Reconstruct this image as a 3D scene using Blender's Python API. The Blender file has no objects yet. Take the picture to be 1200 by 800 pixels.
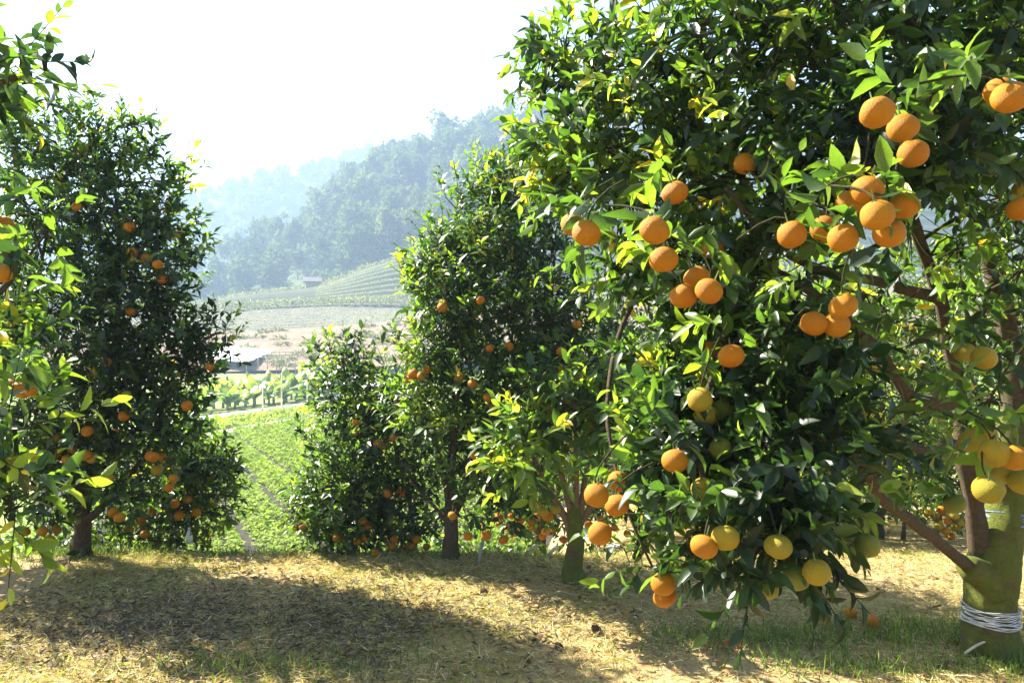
import bpy, math, random
import numpy as np
from mathutils import Vector, Matrix, noise

random.seed(7)
RNG = np.random.default_rng(11)
scene = bpy.context.scene
COL = scene.collection
PI = math.pi

# ------------------------------------------------------------------ camera
EYE = 1.5
cam_data = bpy.data.cameras.new('camera')
cam_data.sensor_width = 36.0
cam_data.lens = 27.0
cam_data.clip_start = 0.05
cam_data.clip_end = 5000.0
cam = bpy.data.objects.new('camera', cam_data)
COL.objects.link(cam)
cam.location = (0, 0, EYE)
cam.rotation_euler = (PI / 2, 0, 0)
scene.camera = cam

# ------------------------------------------------------------------ sky and sun
SUN_AZ = math.radians(-57)      # to the left of the viewing direction (+Y)
SUN_EL = math.radians(41)
SUN_DIR = Vector((math.sin(SUN_AZ) * math.cos(SUN_EL), math.cos(SUN_AZ) * math.cos(SUN_EL), math.sin(SUN_EL)))
world = bpy.data.worlds.new('World')
scene.world = world
world.use_nodes = True
wn = world.node_tree.nodes
wl = world.node_tree.links
for n in list(wn):
    wn.remove(n)
sky = wn.new('ShaderNodeTexSky')
sky.sky_type = 'NISHITA'
sky.sun_disc = False
sky.sun_elevation = SUN_EL
sky.sun_rotation = SUN_AZ
sky.altitude = 900
sky.air_density = 1.0
sky.dust_density = 2.5
bg = wn.new('ShaderNodeBackground')
bg.inputs['Strength'].default_value = 0.05
wo = wn.new('ShaderNodeOutputWorld')
wl.new(sky.outputs[0], bg.inputs[0])
wl.new(bg.outputs[0], wo.inputs['Surface'])
sun_data = bpy.data.lights.new('sun', 'SUN')
sun_data.energy = 5.0
sun_data.angle = math.radians(0.53)
sun_data.color = (1.0, 0.93, 0.8)
sun = bpy.data.objects.new('sun', sun_data)
COL.objects.link(sun)
sun.location = SUN_DIR * 50
sun.rotation_euler = (-SUN_DIR).to_track_quat('-Z', 'Y').to_euler()

scene.view_settings.view_transform = 'Standard'
scene.view_settings.look = 'None'
scene.view_settings.gamma = 1.0
scene.view_settings.exposure = 2.9
scene.view_settings.use_curve_mapping = False
scene.render.engine = 'CYCLES'
cy = scene.cycles
cy.use_denoising = True
cy.max_bounces = 6
cy.diffuse_bounces = 3
cy.glossy_bounces = 2
cy.transmission_bounces = 4
cy.volume_bounces = 1
cy.transparent_max_bounces = 4
cy.sample_clamp_indirect = 6.0
cy.caustics_reflective = False
cy.caustics_refractive = False

HAZE_DENSITY = 0.0013


# ------------------------------------------------------------------ helpers
def P(px, py, d):
    """a point at distance d (m, along the view axis) seen at px, py of the 1200 x 800 photograph"""
    return Vector(((px - 600) / 900 * d, d, EYE - (py - 400) / 900 * d))


def tag(o, label=None, cat=None, group=None, kind=None):
    if label: o['label'] = label
    if cat: o['category'] = cat
    if group: o['group'] = group
    if kind: o['kind'] = kind
    return o


def empty(name, loc):
    o = bpy.data.objects.new(name, None)
    COL.objects.link(o)
    o.location = loc
    o.empty_display_size = 0.1
    return o


def mesh_np(name, V, F, attrs=None, smooth=True):
    """V (n,3), F (m,k) all faces with k corners"""
    V = np.asarray(V, dtype=np.float32)
    F = np.asarray(F, dtype=np.int32)
    me = bpy.data.meshes.new(name)
    k = F.shape[1]
    me.vertices.add(len(V)); me.vertices.foreach_set('co', V.ravel())
    me.loops.add(F.size); me.loops.foreach_set('vertex_index', F.ravel())
    me.polygons.add(len(F))
    me.polygons.foreach_set('loop_start', np.arange(len(F), dtype=np.int32) * k)
    me.polygons.foreach_set('loop_total', np.full(len(F), k, dtype=np.int32))
    me.polygons.foreach_set('use_smooth', np.full(len(F), smooth, dtype=bool))
    if attrs:
        for nm, data in attrs.items():
            a = me.attributes.new(nm, 'FLOAT', 'POINT')
            a.data.foreach_set('value', np.asarray(data, dtype=np.float32).ravel())
    me.update(calc_edges=True)
    me.validate()
    return me


def link(name, me, mat=None, parent=None, loc=None):
    o = bpy.data.objects.new(name, me)
    COL.objects.link(o)
    if mat and not me.materials:
        me.materials.append(mat)
    if parent is not None:
        o.parent = parent
    if loc is not None:
        o.location = loc
    return o


class MB:
    """collects tubes and boxes into one mesh of quads"""
    def __init__(self):
        self.V = []; self.F = []

    def tube(self, pts, radii, sides=8, rough=0.0, cap=True):
        pts = [Vector(p) for p in pts]
        n = len(pts)
        if not hasattr(radii, '__len__'):
            radii = [radii] * n
        base = len(self.V)
        t0 = (pts[1] - pts[0]).normalized()
        ref = Vector((0, 0, 1)) if abs(t0.z) < 0.9 else Vector((1, 0, 0))
        u = t0.cross(ref).normalized()
        for i in range(n):
            if i == 0: t = pts[1] - pts[0]
            elif i == n - 1: t = pts[-1] - pts[-2]
            else: t = pts[i + 1] - pts[i - 1]
            t.normalize()
            u = (u - t * u.dot(t)).normalized()
            w = t.cross(u)
            for s in range(sides):
                a = 2 * PI * s / sides
                d = u * math.cos(a) + w * math.sin(a)
                r = radii[i]
                if rough:
                    r *= 1 + rough * (noise.noise(pts[i] * 9 + d * 1.3) + .5 * noise.noise(Vector((pts[i].x, pts[i].y, pts[i].z * .35)) * 14 + d * 4.0) + .3 * noise.noise(pts[i] * 45 + d * 6))
                self.V.append(pts[i] + d * r)
        for i in range(n - 1):
            for s in range(sides):
                s2 = (s + 1) % sides
                a, b = base + i * sides, base + (i + 1) * sides
                self.F.append((a + s, a + s2, b + s2, b + s))
        if cap:
            for ring, flip in ((base, True), (base + (n - 1) * sides, False)):
                c = len(self.V)
                self.V.append(sum((self.V[ring + s] for s in range(sides)), Vector()) / sides)
                for s in range(sides):
                    s2 = (s + 1) % sides
                    q = (ring + s2, ring + s, c) if flip else (ring + s, ring + s2, c)
                    self.F.append(q)
        return self

    def box(self, c, size, rz=0.0):
        c = Vector(c); b = len(self.V)
        m = Matrix.Rotation(rz, 3, 'Z')
        for z in (-.5, .5):
            for x, y in ((-.5, -.5), (.5, -.5), (.5, .5), (-.5, .5)):
                self.V.append(c + m @ Vector((x * size[0], y * size[1], z * size[2])))
        for f in ((3, 2, 1, 0), (4, 5, 6, 7), (0, 1, 5, 4), (1, 2, 6, 5), (2, 3, 7, 6), (3, 0, 4, 7)):
            self.F.append(tuple(b + i for i in f))
        return self

    def build(self, name, mat, parent=None, origin=(0, 0, 0), smooth=True):
        me = bpy.data.meshes.new(name)
        o0 = Vector(origin)
        me.from_pydata([tuple(v - o0) for v in self.V], [], self.F)
        me.polygons.foreach_set('use_smooth', [smooth] * len(me.polygons))
        me.update()
        o = link(name, me, mat, parent)
        if parent is None:
            o.location = o0
        return o


def bez(p0, p1, p2, n=8):
    p0, p1, p2 = Vector(p0), Vector(p1), Vector(p2)
    return [p0.lerp(p1, t).lerp(p1.lerp(p2, t), t) for t in (i / n for i in range(n + 1))]


def smooth_path(pts, n=5, wob=0.0):
    """Catmull-Rom through the points"""
    pts = [Vector(p) for p in pts]
    Q = [pts[0] * 2 - pts[1]] + pts + [pts[-1] * 2 - pts[-2]]
    out = []
    for i in range(1, len(Q) - 2):
        a, b, c, d = Q[i - 1:i + 3]
        for k in range(n):
            t = k / n
            q = 0.5 * ((2 * b) + (c - a) * t + (2 * a - 5 * b + 4 * c - d) * t * t + (3 * b - a - 3 * c + d) * t ** 3)
            if wob and (i > 1 or k):
                q = q + noise.noise_vector(q * 6) * wob
            out.append(q)
    out.append(pts[-1])
    return out


def lerp_r(r0, r1, n, p=1.0):
    return [r0 + (r1 - r0) * (i / (n - 1)) ** p for i in range(n)]


def sstep(a, b, x):
    t = min(1, max(0, (x - a) / (b - a)))
    return t * t * (3 - 2 * t)


# ------------------------------------------------------------------ materials
def new_mat(name):
    m = bpy.data.materials.new(name)
    m.use_nodes = True
    nt = m.node_tree
    for n in list(nt.nodes):
        nt.nodes.remove(n)
    out = nt.nodes.new('ShaderNodeOutputMaterial')
    return m, nt, out


def ramp(nt, src, stops):
    r = nt.nodes.new('ShaderNodeValToRGB')
    e = r.color_ramp.elements
    while len(e) < len(stops):
        e.new(0.5)
    for el, (p, c) in zip(e, stops):
        el.position = p
        el.color = (c[0], c[1], c[2], 1)
    nt.links.new(src, r.inputs[0])
    return r.outputs[0]


def tex_noise(nt, scale, detail=4, rough=0.6, coord='Object', dim=None, vec=None, dist=0.0):
    tc = nt.nodes.new('ShaderNodeTexCoord')
    n = nt.nodes.new('ShaderNodeTexNoise')
    n.inputs['Scale'].default_value = scale
    n.inputs['Detail'].default_value = detail
    n.inputs['Roughness'].default_value = rough
    n.inputs['Distortion'].default_value = dist
    if coord == 'World':
        g = nt.nodes.new('ShaderNodeNewGeometry')
        nt.links.new(g.outputs['Position'], n.inputs['Vector'])
    else:
        nt.links.new(tc.outputs[coord], n.inputs['Vector'])
    return n.outputs['Fac']


def mixc(nt, fac, a, b, mode='MIX'):
    m = nt.nodes.new('ShaderNodeMix')
    m.data_type = 'RGBA'
    m.blend_type = mode
    for i, v in ((0, fac), (6, a), (7, b)):
        if hasattr(v, 'is_linked') or hasattr(v, 'links'):
            nt.links.new(v, m.inputs[i])
        elif i == 0:
            m.inputs[i].default_value = v
        else:
            m.inputs[i].default_value = (v[0], v[1], v[2], 1)
    return m.outputs[2]


def math_node(nt, op, a, b=None, clamp=False):
    m = nt.nodes.new('ShaderNodeMath')
    m.operation = op
    m.use_clamp = clamp
    for i, v in enumerate((a, b)):
        if v is None: continue
        if hasattr(v, 'links'): nt.links.new(v, m.inputs[i])
        else: m.inputs[i].default_value = v
    return m.outputs[0]


def principled(nt, out, color, rough=0.6, spec=0.4, bump=None, bump_d=0.01, bump_s=0.5):
    p = nt.nodes.new('ShaderNodeBsdfPrincipled')
    if hasattr(color, 'links'): nt.links.new(color, p.inputs['Base Color'])
    else: p.inputs['Base Color'].default_value = (color[0], color[1], color[2], 1)
    if hasattr(rough, 'links'): nt.links.new(rough, p.inputs['Roughness'])
    else: p.inputs['Roughness'].default_value = rough
    p.inputs['Specular IOR Level'].default_value = spec
    if bump is not None:
        b = nt.nodes.new('ShaderNodeBump')
        b.inputs['Distance'].default_value = bump_d
        b.inputs['Strength'].default_value = bump_s
        nt.links.new(bump, b.inputs['Height'])
        nt.links.new(b.outputs[0], p.inputs['Normal'])
    if out is not None:
        nt.links.new(p.outputs[0], out.inputs['Surface'])
    return p


def attr(nt, name):
    a = nt.nodes.new('ShaderNodeAttribute')
    a.attribute_name = name
    return a.outputs['Fac']


def leaf_material(name, stops, trans=0.45, rough=0.38, spec=0.5, tboost=2.6):
    m, nt, out = new_mat(name)
    c = ramp(nt, attr(nt, 'tint'), stops)
    vn = tex_noise(nt, 28, 3, 0.6)
    vr = ramp(nt, vn, [(0.3, (0.72, 0.72, 0.72)), (0.62, (1.12, 1.1, 1.0)), (0.78, (1.25, 1.12, 0.8))])
    c = mixc(nt, 1.0, c, vr, 'MULTIPLY')
    p = principled(nt, None, c, rough, spec)
    t = nt.nodes.new('ShaderNodeBsdfTranslucent')
    tc = mixc(nt, 1.0, c, (tboost, tboost * 1.05, tboost * 0.5), 'MULTIPLY')
    nt.links.new(tc, t.inputs['Color'])
    mx = nt.nodes.new('ShaderNodeMixShader')
    mx.inputs[0].default_value = trans
    nt.links.new(p.outputs[0], mx.inputs[1])
    nt.links.new(t.outputs[0], mx.inputs[2])
    nt.links.new(mx.outputs[0], out.inputs['Surface'])
    return m


M = {}
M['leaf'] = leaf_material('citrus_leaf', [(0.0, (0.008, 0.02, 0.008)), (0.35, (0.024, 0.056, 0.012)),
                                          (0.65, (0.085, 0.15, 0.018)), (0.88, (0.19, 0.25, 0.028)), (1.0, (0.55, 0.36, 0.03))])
M['straw'] = leaf_material('dry_straw', [(0.0, (0.10, 0.065, 0.035)), (0.3, (0.30, 0.21, 0.10)), (0.7, (0.50, 0.40, 0.19)),
                                         (1.0, (0.66, 0.57, 0.36))], trans=0.25, rough=0.7, spec=0.2, tboost=1.2)
M['grass'] = leaf_material('green_grass', [(0.0, (0.05, 0.10, 0.018)), (0.5, (0.10, 0.17, 0.03)), (1.0, (0.30, 0.30, 0.07))],
                           trans=0.4, rough=0.5, spec=0.3, tboost=1.8)
M['litter'] = leaf_material('dead_leaf', [(0.0, (0.09, 0.045, 0.022)), (0.45, (0.22, 0.12, 0.05)), (0.8, (0.4, 0.27, 0.12)),
                                          (1.0, (0.42, 0.11, 0.04))], trans=0.2, rough=0.7, spec=0.2, tboost=1.2)
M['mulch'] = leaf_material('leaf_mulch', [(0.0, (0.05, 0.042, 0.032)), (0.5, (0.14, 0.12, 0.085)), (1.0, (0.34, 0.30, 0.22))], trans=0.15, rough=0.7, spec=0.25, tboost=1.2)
M['crop'] = leaf_material('crop_leaf', [(0.0, (0.10, 0.16, 0.025)), (0.5, (0.18, 0.26, 0.045)), (1.0, (0.26, 0.33, 0.08))],
                          trans=0.35, rough=0.8, spec=0.12, tboost=1.7)
M['banana'] = leaf_material('banana_leaf', [(0.0, (0.05, 0.12, 0.03)), (0.5, (0.11, 0.2, 0.035)), (1.0, (0.3, 0.32, 0.06))],
                            trans=0.4, rough=0.4, spec=0.5, tboost=1.7)
M['forest'] = leaf_material('forest_leaf', [(0.0, (0.035, 0.06, 0.025)), (0.5, (0.065, 0.10, 0.035)), (1.0, (0.14, 0.16, 0.06))],
                            trans=0.3, rough=0.9, spec=0.08, tboost=1.5)
M['plume'] = leaf_material('pale_grass', [(0.0, (0.10, 0.11, 0.06)), (1.0, (0.36, 0.37, 0.22))], trans=0.3, rough=0.9, spec=0.08, tboost=1.3)


def bark_material(name, c0, c1, moss, moss_amt):
    m, nt, out = new_mat(name)
    n1 = tex_noise(nt, 34, 9, 0.78, dist=1.2)
    n2 = tex_noise(nt, 7, 6, 0.7)
    c = ramp(nt, n1, [(0.3, c0), (0.7, c1)])
    fac = ramp(nt, n2, [(0.62 - moss_amt * 0.4, (0, 0, 0)), (0.78 - moss_amt * 0.4, (1, 1, 1))])
    mo = ramp(nt, n1, [(0.3, [v * 0.55 for v in moss]), (0.7, moss)])
    c = mixc(nt, fac, c, mo)
    principled(nt, out, c, 0.9, 0.15, n1, 0.03, 1.0)
    return m


M['bark'] = bark_material('citrus_bark', (0.05, 0.035, 0.022), (0.17, 0.12, 0.075), (0.09, 0.11, 0.03), 0.25)
M['bark_moss'] = bark_material('mossy_bark', (0.06, 0.045, 0.025), (0.22, 0.15, 0.09), (0.17, 0.2, 0.035), 0.7)
M['bark_tan'] = bark_material('tan_bark', (0.16, 0.10, 0.05), (0.36, 0.25, 0.15), (0.16, 0.15, 0.06), 0.15)
M['twig'] = bark_material('twig_bark', (0.035, 0.035, 0.018), (0.10, 0.09, 0.045), (0.06, 0.09, 0.02), 0.4)


def orange_material(name, ripe, under, mixamt):
    m, nt, out = new_mat(name)
    oi = nt.nodes.new('ShaderNodeObjectInfo')
    n = tex_noise(nt, 3.2, 5, 0.7, dist=0.6)
    f = math_node(nt, 'ADD', math_node(nt, 'MULTIPLY', n, 1.5), math_node(nt, 'MULTIPLY', oi.outputs['Random'], 0.6))
    f = math_node(nt, 'SUBTRACT', f, 1.15 - mixamt, clamp=True)
    c = mixc(nt, f, ripe, under)
    sp = tex_noise(nt, 9, 8, 0.8, dist=0.8)
    spots = ramp(nt, sp, [(0.52, (0, 0, 0)), (0.68, (1, 1, 1))])
    c = mixc(nt, math_node(nt, 'MULTIPLY', spots, 0.5), c, (0.22, 0.10, 0.02))
    peel = tex_noise(nt, 38, 2, 0.5)
    p = principled(nt, out, c, 0.5, 0.14, peel, 0.004, 0.8)
    p.inputs['Subsurface Weight'].default_value = 0.0
    p.inputs['Subsurface Radius'].default_value = (0.02, 0.008, 0.003)
    p.inputs['Subsurface Scale'].default_value = 0.5
    return m


M['orange'] = orange_material('orange_peel', (0.36, 0.122, 0.003), (0.36, 0.168, 0.005), 0.5)
M['orange_y'] = orange_material('yellow_peel', (0.32, 0.205, 0.012), (0.18, 0.18, 0.016), 0.5)
M['orange_g'] = orange_material('green_peel', (0.20, 0.19, 0.025), (0.09, 0.13, 0.02), 0.5)


def plain(name, c, rough=0.6, spec=0.3, scale=20.0, var=0.25, bump=0.0):
    m, nt, out = new_mat(name)
    n = tex_noise(nt, scale, 5, 0.65)
    col = ramp(nt, n, [(0.25, [v * (1 - var) for v in c]), (0.75, [min(1, v * (1 + var)) for v in c])])
    principled(nt, out, col, rough, spec, n if bump else None, bump, 0.6)
    return m


M['calyx'] = plain('calyx_green', (0.10, 0.14, 0.04), 0.7)
M['twine_white'] = plain('white_twine', (0.46, 0.47, 0.48), 0.5, 0.4, 25, .45)
M['twine_blue'] = plain('blue_twine', (0.12, 0.2, 0.5), 0.45, 0.4, 60)
M['wood_grey'] = plain('weathered_wood', (0.26, 0.24, 0.2), 0.8, 0.2, 30, 0.35, 0.005)
M['wood_pale'] = plain('pale_dead_wood', (0.5, 0.43, 0.3), 0.8, 0.2, 30, 0.3, 0.005)
M['steel'] = plain('galvanised_steel', (0.4, 0.42, 0.43), 0.5, 0.5, 30, 0.2)
M['white_plastic'] = plain('white_plastic', (0.78, 0.78, 0.76), 0.5, 0.4, 3, 0.06)
M['mulch_hose'] = plain('pale_hose', (0.3, 0.32, 0.32), 0.5, 0.4, 10, 0.2)
M['roof_dark'] = plain('hut_roof', (0.12, 0.11, 0.11), 0.7, 0.3, 5, 0.3)
M['hut_wall'] = plain('hut_wall', (0.3, 0.26, 0.2), 0.8, 0.2, 3, 0.25)
M['dried'] = plain('dried_fruit', (0.07, 0.04, 0.022), 0.85, 0.2, 60, 0.5, 0.004)
M['soil_bed'] = plain('bed_soil', (0.032, 0.03, 0.024), 0.9, 0.1, 8, 0.35, 0.02)
M['road'] = plain('pale_road', (0.72, 0.70, 0.66), 0.8, 0.2, 1.2, 0.08, 0.01)
M['path'] = plain('field_path', (0.36, 0.33, 0.28), 0.9, 0.1, 2.0, 0.25, 0.02)


def ground_material():
    m, nt, out = new_mat('orchard_soil')
    a = tex_noise(nt, 1.1, 5, 0.62, dist=0.4)
    b = tex_noise(nt, 9, 6, 0.7)
    c = tex_noise(nt, 70, 5, 0.7)
    straw = ramp(nt, c, [(0.25, (0.15, 0.10, 0.05)), (0.5, (0.36, 0.26, 0.12)), (0.75, (0.52, 0.42, 0.22))])
    soil = ramp(nt, b, [(0.3, (0.10, 0.05, 0.03)), (0.7, (0.27, 0.15, 0.085))])
    green = ramp(nt, c, [(0.3, (0.07, 0.09, 0.025)), (0.7, (0.22, 0.24, 0.07))])
    f1 = ramp(nt, a, [(0.5, (0, 0, 0)), (0.66, (1, 1, 1))])
    f2 = ramp(nt, b, [(0.5, (0, 0, 0)), (0.65, (1, 1, 1))])
    col = mixc(nt, math_node(nt, 'MULTIPLY', f2, 0.7), straw, soil)
    col = mixc(nt, math_node(nt, 'MULTIPLY', f1, 0.55), col, green)
    h = math_node(nt, 'ADD', math_node(nt, 'MULTIPLY', b, 0.6), math_node(nt, 'MULTIPLY', c, 0.4))
    principled(nt, out, col, 0.95, 0.1, h, 0.04, 0.8)
    return m


M['ground'] = ground_material()


def valley_material():
    m, nt, out = new_mat('valley_soil')
    a = tex_noise(nt, 0.12, 5, 0.6)
    b = tex_noise(nt, 2.2, 6, 0.7)
    g = ramp(nt, b, [(0.3, (0.10, 0.15, 0.035)), (0.7, (0.2, 0.25, 0.07))])
    s = ramp(nt, b, [(0.3, (0.2, 0.15, 0.09)), (0.7, (0.36, 0.29, 0.18))])
    f = ramp(nt, a, [(0.5, (0, 0, 0)), (0.62, (1, 1, 1))])
    principled(nt, out, mixc(nt, f, g, s), 0.95, 0.1, b, 0.1, 0.7)
    return m


M['valley'] = valley_material()


def hill_material():
    # attribute "band": 0 brown plot, 1 ploughed terraces, 2 green terraces, 3 back
    m, nt, out = new_mat('terraced_soil')
    band = attr(nt, 'band')
    b = tex_noise(nt, 0.5, 6, 0.7)
    d = tex_noise(nt, 0.06, 4, 0.6)
    brown = ramp(nt, b, [(0.3, (0.09, 0.06, 0.045)), (0.5, (0.17, 0.12, 0.085)), (0.75, (0.24, 0.2, 0.12))])
    grey = ramp(nt, b, [(0.3, (0.09, 0.085, 0.075)), (0.7, (0.15, 0.145, 0.12))])
    green = ramp(nt, b, [(0.3, (0.045, 0.055, 0.035)), (0.7, (0.075, 0.085, 0.05))])
    wob = math_node(nt, 'ADD', band, math_node(nt, 'MULTIPLY', math_node(nt, 'SUBTRACT', d, 0.5), 0.35))
    f1 = ramp(nt, math_node(nt, 'DIVIDE', wob, 3.0), [(0.30, (0, 0, 0)), (0.345, (1, 1, 1))])
    f2 = ramp(nt, math_node(nt, 'DIVIDE', wob, 3.0), [(0.645, (0, 0, 0)), (0.68, (1, 1, 1))])
    col = mixc(nt, f2, mixc(nt, f1, brown, grey), green)
    principled(nt, out, col, 0.95, 0.1, b, 0.4, 0.6)
    return m


M['hill'] = hill_material()


def scrub_material():
    m, nt, out = new_mat('scrub_slope')
    b = tex_noise(nt, 0.25, 7, 0.72)
    col = ramp(nt, b, [(0.3, (0.045, 0.065, 0.03)), (0.6, (0.09, 0.12, 0.045)), (0.8, (0.19, 0.19, 0.09))])
    principled(nt, out, col, 0.95, 0.1, b, 1.5, 1.0)
    return m


M['scrub'] = scrub_material()


# ------------------------------------------------------------------ ground
def field_z(y):
    return -1.844 - 0.0333 * y


def orchard_z(x, y):
    wl_ = sstep(1.6, -1.2, x)
    yc = 5.2
    d = max(0.0, y - yc)
    left = d * 0.5 * sstep(0, 1.2, d) if d < 1.2 else d * 0.5
    right = d * 0.17
    z = -(wl_ * left + (1 - wl_) * right)
    if y > 18: z -= (y - 18) * 0.5
    z += 0.03 * noise.noise(Vector((x * 0.7, y * 0.7, 0.3))) + 0.012 * noise.noise(Vector((x * 2.9, y * 2.9, 1.7)))
    return max(z, field_z(y) - 0.35)


def grid_sheet(name, xs, ys, zf, mat, kind='structure', attrs=None):
    V = np.array([(x, y, zf(x, y)) for y in ys for x in xs])
    nx = len(xs)
    F = [(j * nx + i, j * nx + i + 1, (j + 1) * nx + i + 1, (j + 1) * nx + i) for j in range(len(ys) - 1) for i in range(nx - 1)]
    o = link(name, mesh_np(name, V, F, attrs), mat)
    o['kind'] = kind
    return o


xs = [-60, -40, -25, -16] + list(np.arange(-12, 14.01, 0.15)) + [18, 26, 40, 60]
ys = [-45, -30, -18, -10, -6, -3] + list(np.arange(0, 12, 0.15)) + list(np.arange(12, 24.1, 0.6))
tag(grid_sheet('orchard_ground', xs, ys, orchard_z, M['ground']), 'dry straw covered orchard terrace under the orange trees')


def valley_z(x, y):
    z = field_z(y)
    if y > 78:
        z += (y - 78) * 0.125
    z += 0.25 * noise.noise(Vector((x * 0.05, y * 0.05, 4))) * sstep(80, 100, y)
    return z


tag(grid_sheet('valley_ground', list(np.arange(-160, 200.1, 5.0)), list(np.arange(7, 118, 3.0)), valley_z, M['valley']),
    'flat green valley floor below the orchard')

# ------------------------------------------------------------------ hills (lofts between contour curves)
HPX = [-700, -300, 0, 220, 300, 370, 440, 520, 620, 760, 960, 1300, 1800]


def curve(px, py, d):
    return [P(a, b, c) for a, b, c in zip(px, py, d if hasattr(d, '__len__') else [d] * len(px))]


def sample_curve(c, u):
    x = u * (len(c) - 1)
    i = min(int(x), len(c) - 2)
    t = x - i
    Q = [c[max(i - 1, 0)], c[i], c[i + 1], c[min(i + 2, len(c) - 1)]]
    a, b, cc, d = Q
    return 0.5 * ((2 * b) + (cc - a) * t + (2 * a - 5 * b + 4 * cc - d) * t * t + (3 * b - a - 3 * cc + d) * t ** 3)


class Loft:
    def __init__(self, curves, bump=0.0, bscale=0.05, steps=None):
        self.c = curves; self.bump = bump; self.bs = bscale; self.steps = steps or {}

    def at(self, u, v):
        """v in 0 .. len(curves)-1"""
        col = [sample_curve(c, u) for c in self.c]
        i = min(int(v), len(col) - 2)
        p = sample_curve(col, v / (len(col) - 1)) if len(col) > 2 else col[0].lerp(col[1], v)
        if i in self.steps:           # terrace: level tread, then a steep riser
            k = self.steps[i]
            f = (v - i) * k
            vq = i + (int(f) + sstep(.55, 1.0, f - int(f))) / k
            p = Vector((p.x, p.y, sample_curve(col, vq / (len(col) - 1)).z))
        if self.bump:
            p = p + Vector((0, 0, self.bump * noise.fractal(p * self.bs, 1.0, 2.0, 4)))
        return p

    def build(self, name, mat, nu, nv, attrs=None):
        vmax = len(self.c) - 1
        V = []; band = []
        for j in range(nv + 1):
            for i in range(nu + 1):
                V.append(self.at(i / nu, j / nv * vmax)); band.append(j / nv * vmax)
        n = nu + 1
        F = [(j * n + i, j * n + i + 1, (j + 1) * n + i + 1, (j + 1) * n + i) for j in range(nv) for i in range(nu)]
        o = link(name, mesh_np(name, [tuple(v) for v in V], F, {'band': band}), mat)
        o['kind'] = 'structure'
        return o


ridge_py = [395, 385, 372, 358, 346, 337, 312, 286, 262, 240, 225, 225, 235]
hillA = Loft([
    curve(HPX, [445, 442, 440, 436, 434, 432, 428, 424, 420, 418, 418, 418, 418], 98),
    curve(HPX, [405, 400, 396, 388, 386, 383, 377, 369, 360, 350, 345, 345, 345], 128),
    curve(HPX, [400, 390, 377, 367, 362, 357, 356, 355, 340, 325, 315, 315, 320], [150, 150, 152, 155, 157, 158, 158, 158, 160, 162, 165, 165, 165]),
    curve(HPX, ridge_py, [175, 175, 175, 178, 184, 190, 196, 204, 210, 215, 220, 220, 220]),
    curve(HPX, [p + 40 for p in ridge_py], 245),
], 0.35, 0.03, {1: 9, 2: 11})
tag(hillA.build('terraced_hill', M['hill'], 150, 264), 'hillside stepped with crop terraces above the valley')

ridgeB = [415, 392, 356, 330, 303, 266, 215, 186, 163, 158, 180, 200, 205]
hillB = Loft([
    curve(HPX, [p + 45 for p in ridge_py], 226),
    curve(HPX, [(a + 2 * b) / 3 + 25 for a, b in zip(ridge_py, ridgeB)], 275),
    curve(HPX, ridgeB, [310, 310, 315, 320, 325, 330, 335, 340, 345, 350, 350, 350, 350]),
    curve(HPX, [p + 90 for p in ridgeB], 420),
], 2.2, 0.03)
tag(hillB.build('wooded_hill', M['scrub'], 130, 50), 'steep wooded hill behind the terraces')

ridgeC = [345, 314, 276, 236, 217, 201, 183, 168, 165, 175, 200, 225, 240]
hillC = Loft([
    curve(HPX, [410, 400, 395, 385, 370, 360, 350, 340, 330, 330, 330, 330, 330], 430),
    curve(HPX, [(a + b) / 2 for a, b in zip(ridgeC, [400] * 8 + [330] * 5)], 520),
    curve(HPX, ridgeC, 600),
    curve(HPX, [p + 80 for p in ridgeC], 700),
], 5.0, 0.014)
tag(hillC.build('far_hill', M['scrub'], 110, 40), 'farthest wooded ridge fading into bright haze')


# ------------------------------------------------------------------ leaves (vectorised)
NEAR_V = np.array([(0, 0, 0), (0, .33, 0), (0, .68, 0), (0, 1, 0), (-.155, .2, 0), (-.215, .5, 0), (-.125, .8, 0), (.155, .2, 0), (.215, .5, 0), (.125, .8, 0)], dtype=float)
NEAR_F = np.array([(0, 1, 4), (1, 5, 4), (1, 2, 5), (2, 6, 5), (2, 3, 6), (0, 7, 1), (1, 7, 8), (1, 8, 2), (2, 8, 9), (2, 9, 3)])
FAR_V = np.array([(0, 0, 0), (0, .5, 0), (0, 1, 0), (-.21, .45, 0), (.21, .45, 0)], dtype=float)
FAR_F = np.array([(0, 1, 3), (1, 2, 3), (0, 4, 1), (1, 4, 2)])


def nrm(a):
    return a / np.maximum(np.linalg.norm(a, axis=-1, keepdims=True), 1e-9)


def leaf_mesh(pos, d, nor, length, width, fold, curl, tint, near):
    """pos,d,nor (n,3); arrays of n"""
    TV, TF = (NEAR_V, NEAR_F) if near else (FAR_V, FAR_F)
    n = len(pos); k = len(TV)
    d = nrm(d); side = nrm(np.cross(d, nor)); nor = np.cross(side, d)
    x = TV[:, 0][None] * (length * width)[:, None]
    y = TV[:, 1][None] * length[:, None]
    z = np.abs(TV[:, 0])[None] * (fold * length)[:, None] - (TV[:, 1] ** 2)[None] * (curl * length)[:, None]
    V = pos[:, None, :] + x[..., None] * side[:, None] + y[..., None] * d[:, None] + z[..., None] * nor[:, None]
    F = TF[None] + (np.arange(n) * k)[:, None, None]
    return V.reshape(-1, 3), F.reshape(-1, 3), np.repeat(tint, k)


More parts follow.
